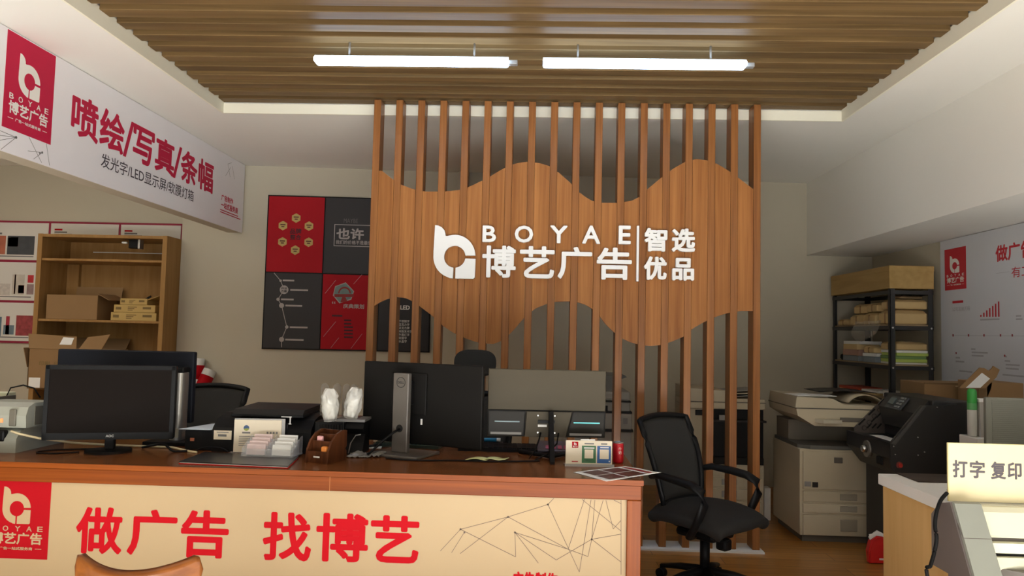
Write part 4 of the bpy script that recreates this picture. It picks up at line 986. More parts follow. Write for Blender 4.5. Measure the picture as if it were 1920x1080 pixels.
pp('caption_line', INKG, (-.022, .101, .024, .107), (.058, .101, .088, .107), (-.022, .020, .020, .024)); pp('caption_line', PAPER, (-.024, .081, .026, .086), (.054, .084, .096, .089), (.096, .018, .102, .024), lay=.0016); pp('red_line', RED, (-.082, .016, -.052, .020))
bx('paper_slip', PAPER, t, -.04, .03, .0035, .005, .02, .124)
t = thing('drink_can', 'red drink can standing behind the payment plaque', 'can', (.418, 3.75, DT))
MB().lathe([(.022, 0), (.0255, .006), (.0265, .012), (.0265, .092), (.024, .100)], (.418, 3.75, DT), 32).build('body', M('can_red', (186, 20, 34), .3, metal=.2, var=0), t)
MB().lathe([(.0255, .097), (.026, .100), (.0255, .103), (.0235, .103), (.0225, .1), (.001, .1)], (.418, 3.75, DT), 32).build('lid', SILV, t)
m = MB(); r0 = .0268
for ch, z in (('牛', .064), ('奶', .046)):
    vs, fs = glyphs(ch)
    A = [m.bm.verts.new((.418 + r0 * math.sin(R_(14) + (x - .5) * .55), 3.75 - r0 * math.cos(R_(14) + (x - .5) * .55), DT + z + y_ * .015)) for x, y_ in vs]
    for f_ in fs: m.bm.faces.new([A[i] for i in f_])
m.build('lettering', PRINTW, t)
ZP = DT + .002
Q = [onZ(*q_, ZP) for q_ in ((1075, 885), (1137, 902), (1240, 888), (1172, 874))]
def bil(u, v): a = Q[0].lerp(Q[1], u); b = Q[3].lerp(Q[2], u); return a.lerp(b, v)
def curl(u, v, dz=0): q_ = bil(u, v); return (q_.x, q_.y, q_.z + dz + .006 * max(0, u * v - .3) + .003 * math.sin(u * 4) ** 2 * v)
t = thing('printed_flyer', 'white printed flyer with dark red pictures, sticking out over the counter corner', 'flyer', (.38, 3.45, DT))
MB().grid(lambda u, v: curl(u, v), 16, 16, .001).build('sheet', PAPER, t)
FLY = M('flyer_picture', (84, 40, 32), .5, var=.95, scale=55)
for k, (u0, u1, v0, v1) in enumerate(((.10, .50, .10, .40), (.54, .92, .10, .40), (.10, .50, .44, .78), (.54, .92, .44, .78))):
    m = MB(); m.grid(lambda u, v: curl(u0 + (u1 - u0) * u, v0 + (v1 - v0) * v, .0012), 8, 8); m.build('picture', FLY, t)
m = MB(); m.grid(lambda u, v: curl(.12 + .76 * u, .84 + .08 * v, .0012), 8, 2); m.build('red_heading', M('flyer_red', (150, 24, 34), .5, var=.2), t)

# ================================================================ copiers
def copier(label, x0, x1, y0, y1, body_top, scan0, scan1, drawers, style):
    t = thing('photocopier', label, 'photocopier', ((x0 + x1) / 2, (y0 + y1) / 2, 0))
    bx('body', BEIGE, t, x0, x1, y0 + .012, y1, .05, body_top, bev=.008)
    bx('plinth', BEIGD, t, x0 + .03, x1 - .03, y0 + .05, y1 - .03, 0, .05)
    for z0, z1, grip in drawers:
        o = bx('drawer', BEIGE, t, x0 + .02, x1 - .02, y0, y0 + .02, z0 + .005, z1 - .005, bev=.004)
        if grip: bx('grip', GRY if style != 3 else M('grip_beige', (150, 142, 124), .5), o, x0 + .54 * (x1 - x0) - .06, x0 + .54 * (x1 - x0) + .06, y0 - .004, y0 + .004, z0 + .25 * (z1 - z0), z1 - .2 * (z1 - z0), bev=.004)
    return t
# right-hand copier (front at 5.53)
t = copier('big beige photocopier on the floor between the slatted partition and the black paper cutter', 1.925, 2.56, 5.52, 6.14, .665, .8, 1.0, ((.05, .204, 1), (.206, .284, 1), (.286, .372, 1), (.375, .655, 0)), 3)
bx('toner_window', BEIGD, t, 2.165, 2.225, 5.514, 5.522, .572, .612, bev=.003)
bx('badge', GRY, t, 1.955, 2.0, 5.516, 5.522, .40, .435); bx('badge', DGRY, t, 2.01, 2.05, 5.516, 5.522, .395, .432)
MB().prism_xy([(1.93, 5.60), (2.0, 5.53), (2.55, 5.53), (2.55, 6.12), (1.93, 6.12)], .665, .69).build('output_tray', M('copier_tray_dark', (92, 90, 84), .5), t)
bx('scanner_column', M('copier_column', (120, 112, 98), .6), t, 1.95, 2.53, 5.85, 6.13, .665, .84)
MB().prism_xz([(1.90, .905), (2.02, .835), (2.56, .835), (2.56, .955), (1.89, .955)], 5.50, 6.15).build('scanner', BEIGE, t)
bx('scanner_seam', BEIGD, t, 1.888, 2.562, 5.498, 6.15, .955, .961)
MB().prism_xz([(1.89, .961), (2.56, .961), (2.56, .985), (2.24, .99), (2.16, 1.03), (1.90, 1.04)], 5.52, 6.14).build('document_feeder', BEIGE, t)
MB().prism_xy([(2.02, 5.505), (2.14, 5.505), (2.20, 5.46), (2.06, 5.44)], .86, .885).build('control_panel', M('panel_beige', (184, 176, 156), .5), t)
bx('button_pad', BEIGD, t, 2.2, 2.5, 5.492, 5.502, .87, .90, bev=.003)
MB().grid(lambda u, v: (2.30 + .26 * u, 5.60 + .4 * v, 1.0 + .06 * math.sin(u * math.pi) ** .7), 10, 4, .004).build('feeder_cover', BEIGE, t)
tag(MB().obox((2.06, 5.70, 1.0425), (.30, .21, .004), Matrix.Rotation(R_(8), 3, 'Z')).build('paper_sheet', PAPER), 'white paper sheets lying on the lid of the big beige photocopier', 'paper')
tag(MB().grid(lambda u, v: (2.14 + .42 * u, 5.72 + .34 * v, 1.066 + .012 * math.sin(3 * u)), 10, 5, .004).build('dark_sheet', DGRY), 'dark film sheet lying over the big beige photocopier lid', 'sheet')

# copier behind the slats (right part of the screen)
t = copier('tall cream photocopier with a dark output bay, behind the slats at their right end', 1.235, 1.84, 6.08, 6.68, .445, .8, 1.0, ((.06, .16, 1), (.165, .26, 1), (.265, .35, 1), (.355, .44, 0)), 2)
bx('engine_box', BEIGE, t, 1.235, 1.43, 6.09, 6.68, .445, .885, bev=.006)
bx('output_bay', BLK, t, 1.43, 1.84, 6.12, 6.68, .445, .885)
MB().prism_yz([(6.09, .50), (6.5, .55), (6.5, .445), (6.09, .445)], 1.44, 1.835).build('output_tray', BLKM, t)
bx('bay_shelf', DGRY, t, 1.43, 1.845, 6.05, 6.3, .785, .80); bx('bay_label', GRY, t, 1.47, 1.60, 6.04, 6.052, .80, .84)
bx('display', BLK, t, 1.29, 1.40, 6.078, 6.092, .83, .872, bev=.003)
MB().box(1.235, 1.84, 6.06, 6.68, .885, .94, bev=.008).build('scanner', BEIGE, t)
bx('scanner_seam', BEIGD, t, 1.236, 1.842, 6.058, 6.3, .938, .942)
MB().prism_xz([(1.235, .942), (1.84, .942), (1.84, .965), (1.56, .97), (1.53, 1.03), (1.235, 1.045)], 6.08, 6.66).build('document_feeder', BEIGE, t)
for k in range(3): MB().obox((1.68, 6.3, .985 + k * .022), (.26, .3, .006), Matrix.Rotation(R_(4 * k - 3), 3, 'Z') @ Matrix.Rotation(R_(-4), 3, 'Y')).build('paper_tray', BEIGE if k % 2 else GRY, t)
# copier behind the slats (beside the two monitors)
GC = M('copier_grey', (176, 174, 166), .55)
t = thing('photocopier', 'grey photocopier behind the slats beside the grey-backed monitor', 'photocopier', (.55, 6.5, 0))
bx('cabinet', GC, t, .22, .80, 6.22, 6.78, .05, .665, bev=.006); bx('plinth', BEIGD, t, .25, .77, 6.26, 6.74, 0, .05)
bx('engine', GC, t, .24, .80, 6.21, 6.78, .685, .815, bev=.006); bx('seam', DGRY, t, .23, .81, 6.20, 6.78, .665, .685); bx('seam', DGRY, t, .23, .80, 6.20, 6.78, .815, .83)
bx('paper_mark', GRY, t, .73, .765, 6.206, 6.212, .73, .775)
bx('output_gap', BLK, t, .24, .60, 6.2, 6.7, .83, .875); bx('upper_body', GC, t, .56, .785, 6.22, 6.75, .83, .905, bev=.006)
bx('scanner', GC, t, .24, .785, 6.20, 6.75, .915, .995, bev=.02); bx('seam', DGRY, t, .24, .79, 6.195, 6.75, .905, .915)
MB().prism_xz([(.30, .995), (.72, .995), (.69, 1.05), (.69, 1.085), (.76, 1.11), (.74, 1.125), (.60, 1.125), (.30, 1.125)], 6.24, 6.7).build('document_feeder', M('copier_grey_dark', (120, 120, 116), .5), t)
tag(bx('slim_carton', WHITE, None, 1.862, 1.912, 6.16, 6.24, 0, .255), 'slim white box standing on the floor beside the big beige photocopier', 'box')

# ================================================================ steel rack by the right wall
RX0, RX1, RY0, RY1 = 2.935, 3.285, 6.30, 7.50
rk = thing('steel_rack', 'black angle-steel shelf rack with bundled paper, under the white beam', 'shelf rack', ((RX0 + RX1) / 2, RY0, 0))
RKM = M('rack_black', (40, 40, 40), .5)
for x in (RX0, RX1):
    for y_ in (RY0, RY1):
        m = MB(); s1 = .04 if x == RX0 else -.04; s2 = .04 if y_ == RY0 else -.04
        m.box(min(x, x + s1), max(x, x + s1), min(y_, y_ + s2 * .1), max(y_, y_ + s2 * .1), 0, 1.895); m.box(min(x, x + s1 * .1), max(x, x + s1 * .1), min(y_, y_ + s2), max(y_, y_ + s2), 0, 1.895); m.build('post', RKM, rk)
for z in (1.895, 1.60, 1.268, .985, .35):
    sh = bx('shelf', M('rack_shelf_board', (150, 128, 96), .7), rk, RX0 + .006, RX1 - .006, RY0 + .006, RY1 - .006, z - .012, z) if z < 1.8 else None
    m = MB(); m.box(RX0 + .004, RX1 - .004, RY0 - .004, RY0 + .006, z - .045, z - .013); m.box(RX0 - .004, RX0 + .006, RY0, RY1, z - .045, z - .013); m.box(RX1 - .006, RX1 + .004, RY0, RY1, z - .045, z - .013); m.box(RX0, RX1, RY1 - .006, RY1 + .004, z - .045, z - .013)
    bm_ = m.build('beam_rail', RKM, rk)
    for x, y_ in ((RX0 + .015, RY0 - .006), (RX1 - .02, RY0 - .006)):
        if z < 1.8: MB().cyl((x, y_ - .006, z - .03), (x, y_ + .004, z - .03), .008, seg=10).build('bolt', CHROME, bm_)
LONGW = WOOD('long_box_wood', (166, 136, 84), (186, 156, 102), 'Y', .6, 20, 2)
t = thing('long_box', 'long pale wood-coloured box lying along the top of the steel rack', 'box', (3.1, 6.9, 1.895))
bx('body', LONGW, t, RX0 - .01, RX1 + .005, RY0 - .01, RY1 + .02, 1.8965, 2.085, bev=.003, seg=1); bx('lid', LONGW, t, RX0 - .012, RX1 + .007, RY0 - .012, RY1 + .022, 2.04, 2.088, bev=.003, seg=1)
def bundle(label, c, size, mat, group, deg=0, name='paper_bundle', cat='paper bundle'):
    t = thing(name, label, cat, c, R_(deg), group, True)
    w, d_, h = size; s = c[0] * 7 + c[2] * 13 + c[1]
    def top(u, v):
        a, b = 2 * u - 1, 2 * v - 1; e = max(abs(a), abs(b))
        return a * w / 2, b * d_ / 2, h * (1 - .25 * e ** 6) + .008 * noise.noise(Vector((u * 5 + s, v * 5, 0)))
    m = MB().box(-w / 2, w / 2, -d_ / 2, d_ / 2, 0, h * .78, bev=.012); m.build('wrapped_ream', mat, t)
    MB().grid(top, 12, 12).build('wrapping_fold', mat, t)
    MB().box(-w / 2 - .001, w / 2 + .001, -.012, .012, .001, h * .80, bev=.002).build('strap', M('brown_tape', (150, 112, 62), .5), t)
    return t
G1 = 'wrapped bundles on the upper rack shelf'
zz = 1.601
bundle('small kraft bundle on the upper rack shelf, the one nearest the back wall', (3.05, 7.30, zz), (.20, .24, .06), KRAFT, G1)
bundle('kraft bundle on the upper rack shelf, second from the back wall', (3.06, 7.00, zz), (.22, .27, .10), KRAFT, G1)
bundle('kraft bundle in the middle of the bottom row on the upper rack shelf', (3.06, 6.72, zz), (.23, .25, .11), KRAFT, G1)
bundle('long kraft bundle at the front of the bottom row on the upper rack shelf', (3.10, 6.44, zz), (.29, .25, .125), KRAFT, G1)
bundle('kraft bundle stacked on the second row on the upper rack shelf, farther one', (3.06, 6.93, zz + .105), (.21, .25, .085), KRAFT, G1, 3)
bundle('kraft bundle stacked on the second row on the upper rack shelf, middle one', (3.06, 6.67, zz + .112), (.22, .22, .08), KRAFT, G1, -3)
bundle('kraft bundle stacked on the second row on the upper rack shelf, nearest one', (3.11, 6.43, zz + .127), (.28, .22, .085), KRAFT, G1, 2)
bundle('grey-brown film roll lying on top of the kraft bundles', (3.12, 6.42, zz + .213), (.20, .16, .03), M('film_brown', (120, 100, 72), .4), None, 8, 'film_pack', 'pack')
tag(MB().grid(lambda u, v: (RX0 - .016 - .03 * v * math.sin(u * 3), 6.42 + .52 * u + .1 * v, 1.60 + .03 * (1 - v) - .15 * v * (.5 + .5 * math.sin(u * 3.1)) + .012 * noise.noise(Vector((u * 6, v * 6, 3)))), 20, 10).build('plastic_film', M('rack_film', (220, 214, 200), .12, var=0, alpha=.28, spec=.9)), 'clear plastic film hanging over the edge of the upper rack shelf', 'film')
def stack(label, c, w, d_, layers, group):
    z = c[2]
    for k, (h, mat, lab, deg) in enumerate(layers):
        tag(MB().obox((c[0] + .006 * math.sin(k * 5), c[1] + .008 * math.cos(k * 3), z + h / 2), (w, d_, h - .0006), Matrix.Rotation(R_(deg), 3, 'Z'), .002, 1).build('paper_ream', mat), lab, 'paper', group)
        z += h
LIME = M('paper_lime', (176, 196, 96), .7); GRNP = M('paper_green', (120, 152, 92), .7); BLUP = M('paper_grey_blue', (138, 148, 152), .7); PNKP = M('paper_rose', (184, 146, 128), .7); CRMP = M('paper_cream', (214, 186, 132), .7); REDP2 = M('paper_red', (176, 70, 44), .7)
zz = 1.269; G2 = 'paper reams on the middle rack shelf'
stack('', (3.11, 6.44, zz), .26, .26, ((.016, WHITE, 'white ream at the bottom of the nearest stack on the middle rack shelf', 0), (.028, LIME, 'lime green ream low in the nearest stack on the middle rack shelf', 1), (.026, GRNP, 'green ream in the nearest stack on the middle rack shelf', -1), (.024, LIME, 'upper lime ream in the nearest stack on the middle rack shelf', 1), (.022, PAPER, 'white ream near the top of the nearest stack on the middle rack shelf', 2)), G2)
bundle('kraft-wrapped pack on top of the nearest paper stack on the middle rack shelf', (3.11, 6.44, zz + .118), (.26, .26, .07), KRAFT, None, 3)
stack('', (3.05, 6.74, zz), .19, .24, ((.05, BLUP, 'grey-blue ream at the bottom of the middle stack on the middle rack shelf', 0), (.03, PAPER, 'white ream on the grey-blue one in the middle stack', 4), ), G2)
bundle('crumpled clear-wrapped cream pack on the middle paper stack', (3.05, 6.74, zz + .082), (.20, .24, .06), CRMP, None, -4)
stack('', (3.05, 7.12, zz), .20, .34, ((.05, BLUP, 'long grey-blue ream at the bottom of the far stack on the middle rack shelf', 0), (.055, PNKP, 'rose brown ream in the far stack on the middle rack shelf', 1), (.05, CRMP, 'cream ream in the far stack on the middle rack shelf', -3), (.03, PAPER, 'white ream topping the far stack on the middle rack shelf', 2)), G2)
tag(MB().lathe([(.03, 0), (.045, .02), (.04, .05), (.02, .06)], (3.0, 7.37, zz), 16).build('tape_roll', BLKM), 'dark round tape roll at the far end of the middle rack shelf', 'tape')
zz = .986; G3 = 'papers on the lower rack shelf'
stack('', (3.05, 7.15, zz), .22, .4, ((.02, CRMP, 'cream paper ream under the red one on the lower rack shelf', 0), (.025, REDP2, 'red paper ream on the lower rack shelf', 2)), G3)
stack('', (3.08, 6.75, zz), .24, .3, ((.02, CRMP, 'cream paper ream in the middle of the lower rack shelf', -3), (.02, PAPER, 'white paper ream in the middle of the lower rack shelf', 3)), G3)
stack('', (3.12, 6.45, zz), .26, .2, ((.05, WHITE, 'white paper ream at the near end of the lower rack shelf', 2),), G3)

# ================================================================ black paper cutter
pc = thing('paper_cutter', 'black floor-standing electric paper cutter with a slotted side guard and red stop button', 'paper cutter', (2.45, 5.12, 0))
PCM = M('cutter_black', (38, 37, 36), .45); PCS = M('cutter_grey_brown', (86, 78, 72), .5)
Xf, YN, YFa = 2.235, 4.80, 5.46
MB().prism_xz([(Xf, .66), (Xf - .005, .815), (2.43, 1.055), (2.645, 1.072), (2.645, .60), (2.30, .60)], YN, YN + .02).build('side_panel', PCM, pc)
m = MB(); m.prism_xz([(Xf, .815), (2.43, 1.055), (2.445, 1.055), (Xf + .02, .812)], YN - .018, YN + .03); m.build('guard_rail', M('cutter_rail', (70, 68, 66), .4), pc)
sp = MB().prism_xz([(2.29, .80), (2.285, .835), (2.52, 1.075), (2.54, 1.08), (2.54, .80)], YFa, YFa + .012).build('slotted_guard', PCS, pc)
m = MB()
def slot(a, b, r0=.005):
    a, b = Vector(a), Vector(b); t_ = (b - a).normalized(); n_ = Vector((-t_.y, t_.x)) * r0
    m.prism_xz([tuple(a - n_), tuple(b - n_), tuple(b + n_), tuple(a + n_)], YFa - .002, YFa)
for k in range(3): slot((2.315 + k * .07, .855 + k * .072), (2.36 + k * .07, .90 + k * .072), .006)
for k in range(3): slot((2.375 + k * .035, .835 + k * .0 + .0), (2.405 + k * .035, .868))
for k in range(3): slot((2.405 + k * .035, .88 + k * .03), (2.44 + k * .033, .915 + k * .03))
m.build('slots', BLKM, sp)
m = MB()
for x, z in ((2.355, .835), (2.39, .875), (2.425, .92), (2.465, .965)): m.tube([(x + .016 * math.cos(q), YFa - .001, z + .016 * math.sin(q)) for q in np.linspace(0, 2 * math.pi, 17)[:-1]], .0018, 6, True)
m.build('punched_rings', DGRY, sp)
bx('cutting_bed', PCM, pc, Xf + .01, 2.645, YN + .02, YFa, .74, .80)
MB().prism_xz([(Xf, .815), (Xf, .72), (2.33, .60), (2.36, .60), (2.36, .80)], YN + .02, YFa + .01).build('front_apron', PCM, pc)
bx('pedestal', PCM, pc, 2.36, 2.66, YN + .06, YFa - .01, .0, .62, bev=.006)
bx('rear_housing', PCM, pc, 2.50, 2.75, YN + .02, YFa + .02, .80, 1.09, bev=.01)
MB().prism_xz([(2.43, 1.0), (2.50, 1.085), (2.52, 1.085), (2.52, .86), (2.46, .88)], YN + .06, YFa - .06).build('head_cover', PCM, pc)
cp = MB().obox((2.447, 5.17, 1.040), (.012, .22, .10), Matrix.Rotation(R_(38), 3, 'Y'), .003).build('control_panel', M('cutter_panel', (58, 62, 64), .35), pc)
m = MB()
for k in range(4):
    for j in range(2): m.obox((2.431 + k * .0155 - .012, 5.095 + j * .036, 1.022 + k * .0185), (.006, .026, .012), Matrix.Rotation(R_(38), 3, 'Y'))
m.build('keypad', M('keypad_grey', (136, 140, 138), .4), cp)
MB().obox((2.443, 5.225, 1.052), (.006, .07, .05), Matrix.Rotation(R_(38), 3, 'Y')).build('display', M('lcd_grey_green', (90, 104, 104), .3), cp)
MB().cyl((Xf + .012, 5.13, .735), (Xf - .012, 5.13, .735), .055, seg=28).build('knob_plate', M('knob_grey', (104, 100, 94), .35, metal=.4), pc)
MB().cyl((Xf - .012, 5.13, .735), (Xf - .04, 5.13, .735), .026, .020, seg=24).build('knob', CHROME, pc)
bx('latch', BLKM, pc, Xf - .006, Xf + .01, 4.92, 5.0, .66, .71, bev=.01)
MB().cyl((2.283, YN - .012, .686), (2.283, YN, .686), .020, seg=20).build('stop_ring', M('stop_ring', (120, 52, 44), .5), pc)
MB().cyl((2.283, YN - .024, .686), (2.283, YN - .010, .686), .012, seg=20).build('stop_button', M('stop_red', (176, 44, 36), .4), pc)
for x, z in ((2.25, .80), (2.26, .75), (2.40, .86), (2.40, .75), (2.44, .77), (2.52, 1.05), (2.44, 1.045)): MB().cyl((x, YN - .004, z), (x, YN, z), .004, seg=8).build('screw', SILV, pc)
tag(bx('paper_sheet', PAPER, None, Xf + .03, 2.42, 4.88, 5.32, .8005, .804), 'white paper sheet lying on the bed of the black paper cutter', 'paper')

# ================================================================ right front: desks, plotter, sign
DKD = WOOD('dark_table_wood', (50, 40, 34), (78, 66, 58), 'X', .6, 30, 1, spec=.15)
t = thing('dark_table', 'dark grey-brown wood table behind the white-topped desk, under the spray can', 'table', (2.9, 4.2, 0))
bx('table_top', DKD, t, 2.56, 3.34, 3.95, 4.68, .765, .795, bev=.002, seg=1)
for x in (2.60, 3.26):
    for y_ in (3.99, 4.60): bx('leg', BLK, t, x, x + .04, y_, y_ + .04, 0, .765)

t = thing('white_topped_desk', 'pale wood desk with a thick white top on the right side of the room', 'desk', (2.4, 3.4, 0))
WTOP = M('desk_white_top', (232, 230, 224), .35); MAPLE = WOOD('desk_maple', (204, 164, 104), (218, 180, 122), 'Z', .45, 18, 1.4)
bx('desk_top', WTOP, t, 1.672, 3.3, 3.03, 3.728, .762, .813, bev=.004)
bx('side_panel', MAPLE, t, 1.688, 1.71, 3.05, 3.71, 0, .762); bx('side_panel', MAPLE, t, 3.24, 3.262, 3.05, 3.71, 0, .762); bx('modesty_panel', MAPLE, t, 1.71, 3.24, 3.66, 3.68, .2, .762)
tag(bx('reflection_board', DKD, None, 1.76, 3.2, 3.52, 3.725, .8135, .819), 'dark board put in for the paper cutter reflection along the back of the white-topped desk', 'board')  # dark strip painted in for the black cutter mirrored in the glossy top
MB().prism_xy([(1.80, 3.36), (1.845, 3.33), (1.87, 3.29), (1.825, 3.31)], .812, .8145).build('cable_grommet', M('grommet_grey', (90, 84, 80), .5), t)

PLC = M('plotter_cream', (228, 226, 200), .45); PLG = M('plotter_grey', (140, 143, 134), .5); PLD = M('plotter_dark', (104, 96, 92), .6)
t = thing('plotter', 'cream large-format plotter with grey end covers in the right front corner', 'plotter', (2.2, 2.9, 0))
PROF = [(3.0, .60), (3.0, .79), (2.94, .845), (2.88, .850), (2.86, .866), (2.845, .862), (2.72, .63), (2.70, .60)]
MB().prism_yz(PROF, 1.553, 1.65).build('end_cover', PLG, t)
MB().prism_yz([(2.995, .598), (2.995, .79), (2.938, .843), (2.863, .863), (2.72, .60)], 1.546, 1.553).build('end_panel', PLD, t)
MB().prism_yz([(2.842, .815), (2.79, .755), (2.785, .752), (2.84, .812)], 1.55, 1.652).build('cover_seam', PLD, t)
MB().prism_yz([(3.0, .74), (3.0, .79), (2.945, .850), (2.865, .850), (2.845, .835), (2.81, .76), (2.82, .75)], 1.652, 2.75).build('top_cover', PLC, t)
MB().prism_yz([(3.0, .735), (2.83, .735), (2.83, .75), (3.0, .75)], 1.652, 2.75).build('shadow_gap', PLD, t)
MB().prism_yz([(3.0, .70), (2.80, .70), (2.80, .735), (3.0, .735)], 1.655, 2.75).build('front_rail', PLC, t)
MB().prism_yz([(3.0, .685), (2.82, .685), (2.82, .70), (3.0, .70)], 1.655, 2.75).build('slot', BLKM, t)
MB().prism_yz([(3.0, .64), (2.80, .64), (2.79, .66), (2.80, .685), (3.0, .685)], 1.66, 2.75).build('media_rail', PLC, t)
MB().prism_yz([(3.0, .52), (2.70, .42), (2.69, .43), (2.80, .615), (3.0, .64)], 1.66, 2.75).build('platen', M('platen_cream', (226, 226, 206), .5), t)
MB().obox((1.775, 2.765, .628), (.055, .05, .03), None, .01).build('pinch_roller', GRY, t)
MB().prism_xy([(1.69, 2.80), (1.76, 2.745), (1.79, 2.75), (1.78, 2.80)], .615, .645).build('roller_arm', M('arm_grey', (112, 106, 100), .5), t)
MB().prism_yz([(2.79, .60), (2.72, .598), (2.72, .592), (2.79, .594)], 1.73, 2.1).build('red_media', M('media_red', (214, 60, 48), .5, var=.2), t)

for x in (1.6, 2.6): bx('stand_leg', PLD, t, x, x + .06, 2.82, 2.98, .03, .60)
for x in (1.6, 2.6): bx('stand_foot', PLD, t, x - .01, x + .07, 2.62, 3.0, 0, .05, bev=.01)
t = thing('printed_sign', 'cream acrylic table sign with four black Chinese characters standing on the plotter', 'sign', (1.85, 2.93, .846))
SGN = M('sign_cream', (232, 220, 180), .15, var=0)
bx('panel', SGN, t, 1.576, 2.12, 2.925, 2.931, .854, 1.072, bev=.001, seg=1); bx('base', CLEAR, t, 1.60, 2.10, 2.88, 2.945, .8505, .8545)
m = MB(); m.box(1.574, 1.5795, 2.924, 2.932, .854, 1.073); m.box(1.576, 2.12, 2.924, 2.932, 1.0705, 1.0735); m.build('polished_edge', M('edge_cream', (232, 218, 160), .2, var=0), t)
p = Print((0, 2.925, 0), (1, 0, 0), (0, 0, 1))
def SG(x, y): q_ = onY(1640 + x / 4.154, 820 + y / 4.154, 2.925); return q_.x, q_.z
for c, a, y0, b, y1 in (('打', 607, 178, 722, 312), ('字', 740, 183, 857, 317), ('复', 905, 190, 1020, 325), ('印', 1035, 197, 1143, 327)):
    a0, b0 = SG(a, y1); a1, b1 = SG(b, y0); p.text(c, a0, b0, a1, b1, .028)
p.build('lettering', M('sign_ink', (84, 78, 84), .5, var=0), t)
cq = [onY(*q_) for q_ in ((1776, 924, 2.915), (1764, 938, 2.90), (1756, 960, 2.87), (1753, 985, 2.85), (1756, 1010, 2.83), (1752, 1035, 2.82), (1745, 1060, 2.80), (1740, 1085, 2.78))]
cq = [Vector((min(q_.x, 1.532), q_.y, q_.z)) if k > 1 else q_ for k, q_ in enumerate(cq)]
cq[0].z = max(cq[0].z, .858)
m = MB(); m.tube(smooth([tuple(q_) for q_ in cq] + [(1.50, 2.74, .3), (1.52, 2.76, .006), (1.6, 2.8, .006)]), .007, 8)
tag(m.build('power_cable', BLK), 'thick black cable hanging down beside the plotter end cover', 'cable')

# things on the dark table
def P44(x, y, Y): return onY(x, y, Y)
c = P44(1818, 823, 4.35)
t = carton('white_carton', 'flat white carton under the green-capped spray can', 2.565, 2.78, 4.46, 4.64, .7955, .905, WHITE, None, False)
c = onY(1798, 780, 4.55); c.x = max(c.x, 2.593)
t = thing('spray_can', 'white spray can with a bright green cap on the flat white carton', 'spray can', (c.x, 4.55, .9065))
MB().lathe([(.024, 0), (.026, .006), (.026, .15), (.0235, .158)], (c.x, 4.55, .9065)).build('body', M('can_white', (206, 206, 198), .35), t)
zc = onY(1798, 728, 4.55).z
MB().lathe([(.0262, .158), (.0262, .19), (.0258, zc - .9065 - .02), (.022, zc - .9065 - .006), (.012, zc - .9065)], (c.x, 4.55, .9065)).build('cap', M('cap_green', (52, 160, 66), .3, var=0), t)
MB().lathe([(.0264, .155), (.0264, .195)], (c.x, 4.55, .9065), cap=False).build('cap_band', M('band_green', (96, 170, 104), .4), t)
for k, (xx, mt, lab) in enumerate(((2.655, GRY, 'grey-white paper bag standing right behind the spray can'), (2.735, PAPER, 'white paper bag standing between the spray can and the grey monitor'))):
    t = thing('paper_bag', lab, 'bag', (xx, 4.56, .9065))
    MB().prism_yz([(4.51, .9065), (4.61, .9065), (4.595, 1.125), (4.525, 1.125)], xx - .034, xx + .034).build('body', M('bag_grey', (176, 172, 164), .6) if k == 0 else PAPER, t)
    bx('rim_fold', PAPER, t, xx - .036, xx + .036, 4.523, 4.597, 1.108, 1.128, bev=.003)
t = MON('grey ridged monitor back at the right edge, standing on the dark table', (2.75, 4.05, .795), R_(-3), 0)
RIDG = M('ridged_grey', (120, 120, 110), .5)
MB().box(-.36, .34, 0, .03, .10, .375, bev=.008).build('panel', RIDG, t)
m = MB()
for k in range(24): m.box(-.33, .32, -.004, .001, .115 + k * .0105, .1195 + k * .0105)
m.build('ridge', RIDG, t)
bx('neck', BLK, t, -.04, .04, -.01, .03, .01, .15); bx('base_plate', BLK, t, -.14, .14, -.10, .12, 0, .012, bev=.004)

# low cabinet by the right wall with boxes
t = thing('low_cabinet', 'low beige cabinet under the open cartons by the right wall', 'cabinet', (3.05, 5.5, 0))
bx('body', BEIGE, t, 2.77, 3.34, 5.02, 5.98, 0, .98); bx('door', BEIGE, t, 2.755, 2.77, 5.03, 5.49, .03, .96); bx('door', BEIGE, t, 2.755, 2.77, 5.51, 5.97, .03, .96)
t = thing('long_carton', 'long brown carton lying behind the black paper cutter', 'box', (3.0, 5.5, .98))
bx('body', CARD, t, 2.80, 3.26, 5.50, 5.86, .9805, 1.165, bev=.003, seg=1); m = MB(); m.box(2.799, 3.261, 5.498, 5.502, 1.155, 1.167); m.build('lid_edge', CARDD, t); bx('torn_label', CREAM, t, 3.02, 3.06, 5.4985, 5.5, 1.14, 1.148)
t = thing('open_carton', 'open brown carton with a raised lid and white shipping label against the printed wall board', 'box', (3.1, 5.2, .98))
bx('body', CARD, t, 2.98, 3.22, 5.06, 5.40, .9805, 1.20, bev=.003, seg=1)
q = [onY(x, y, 5.06) for x, y in ((1797, 727), (1835, 689), (1843, 690), (1852, 695), (1858, 690), (1860, 686), (1872, 693), (1866, 707), (1845, 728))]
MB().prism_xz([(v.x, v.z) for v in q], 5.045, 5.055).build('lid_flap', CARD, t)
q = [onY(x, y, 5.045) for x, y in ((1811, 727), (1841, 699), (1856, 710), (1838, 727))]
lb_ = MB().prism_xz([(v.x, v.z) for v in q], 5.043, 5.0448).build('shipping_label', PAPER, t)
q = [onY(x, y, 5.0) for x, y in ((1872, 693), (1870, 725), (1862, 747), (1845, 745), (1845, 728), (1866, 707))]
MB().prism([(v.x, v.z) for v in q], Matrix(((1, 0, 0, 0), (0, 0, 1, 5.06), (0, 1, 0, 0), (0, 0, 0, 1))), .006).build('side_flap', CARDD, t)
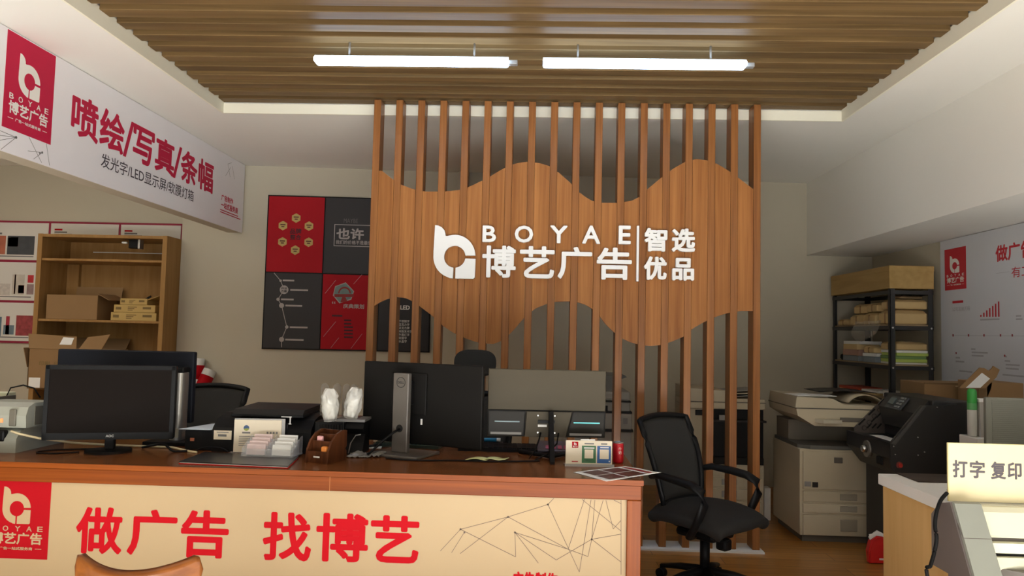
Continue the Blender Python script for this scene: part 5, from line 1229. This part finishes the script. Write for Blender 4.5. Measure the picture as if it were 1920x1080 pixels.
# red package on the floor
t = thing('red_package', 'red and white plastic package lying on the floor beside the pale wood desk', 'package', (2.30, 5.14, 0))
poly_ = [(2.212, .004), (2.34, .004), (2.35, .09), (2.335, .15), (2.30, .175), (2.262, .178), (2.225, .15), (2.206, .08)]
m = MB(); m.prism_xz([(2.285 + (x - 2.285) * .93, .08 + (z - .08) * .93) for x, z in poly_], 5.05, 5.115); m.prism_xz(poly_, 5.062, 5.10); m.build('pouch', M('pouch_red', (206, 36, 34), .3, var=.08, scale=30), t)
m = MB(); m.prism_xz([(2.222, .150), (2.262, .178), (2.30, .175), (2.34, .145), (2.345, .158), (2.305, .195), (2.270, .212), (2.252, .200), (2.214, .168)], 5.074, 5.084); m.build('sealed_edge', PAPER, t)
m = MB(); m.prism_xz([(2.218, .166), (2.246, .172), (2.240, .192), (2.214, .186)], 5.068, 5.074); m.build('sealed_tab', PAPER, t)
p = Print((0, 5.0495, 0), (1, 0, 0), (0, 0, 1)); p.rect(2.27, .028, 2.315, .04); p.build('print_mark', PAPER, t)

# ================================================================ printed board on the right wall
OW = Vector((3.352, 0, 0)); UW = Vector((0, -1, 0))
wb = thing('wall_display_board', 'large white printed display board with red headline on the right wall', 'display board', (3.35, 5, .9))
def TW(px, py): q_ = onX(px, py, 3.352); return -q_.y, q_.z
a0 = TW(1764, 560)[0]
p = Print(OW, UW, V); p.lay = 0; p.prism([(a0, .85), (-3.0, .85), (-3.0, 2.296), (a0, 2.296)], p.Mx(-.014), .014); p.build('board', M('display_white', (214, 216, 222), .5, var=.015), wb)
WRED = M('display_red', (196, 44, 56), .6, var=.02)
p = Print(OW, UW, V); l0, l1 = TW(1772, 545), TW(1811, 461); p.rect(l0[0], l0[1], l1[0], l1[1])
p.rect(*TW(1786, 569), *TW(1806, 563))
for k in range(7): x_ = 1838 + k * 5.6; a_, b_ = TW(x_, 594); p.rect(a_, b_, TW(x_ + 2.6, 594)[0], TW(x_, 590.5 - k * 4.2)[1])
p.text('做广告', TW(1867, 491)[0], TW(1867, 492)[1], TW(1938, 470)[0], TW(1867, 461)[1], .03)
p.text('有工厂', TW(1897, 520)[0], TW(1897, 521)[1], TW(1953, 510)[0], TW(1897, 501)[1], .005)
p.build('red_print', WRED, wb)
p = Print(OW, UW, V); p.logo_block(l0[0], l0[1], l1[0], l1[1]); p.build('logo_print', PRINTW, wb)
p = Print(OW, UW, V); p.text('公司发展历程', *TW(1786, 584), *TW(1819, 574), .005)
for x, y, l in ((1838, 601, 36), (1905, 594, 10), (1905, 600, 12), (1821, 656, 8), (1822, 662, 30), (1822, 668, 22), (1792, 672, 8), (1792, 679, 16), (1884, 670, 4), (1884, 678, 10), (1886, 685, 26), (1886, 692, 24), (1799, 697, 24), (1850, 703, 5), (1880, 704, 40), (1868, 513, 25)):
    a_, b_ = TW(x, y); p.rect(a_, b_, TW(x + l, y)[0], TW(x, y - (3 if l != 25 else .6))[1])
p.line(TW(1787, 629), TW(1935, 630), .003)
p.build('grey_print', M('display_grey_ink', (178, 178, 184), .7, var=0), wb)
p = Print(OW, UW, V); p.lay = .0014
for x in (1786, 1815, 1844, 1875, 1897): a_, b_ = TW(x, 631); p.rect(a_, b_, TW(x + 2.6, 631)[0], TW(x, 626.5)[1])
for x, y in ((1793, 662), (1884, 667)): p.disc(*TW(x, y), .009)
p.build('timeline_marks', M('display_mark', (150, 60, 66), .6, var=0), wb)
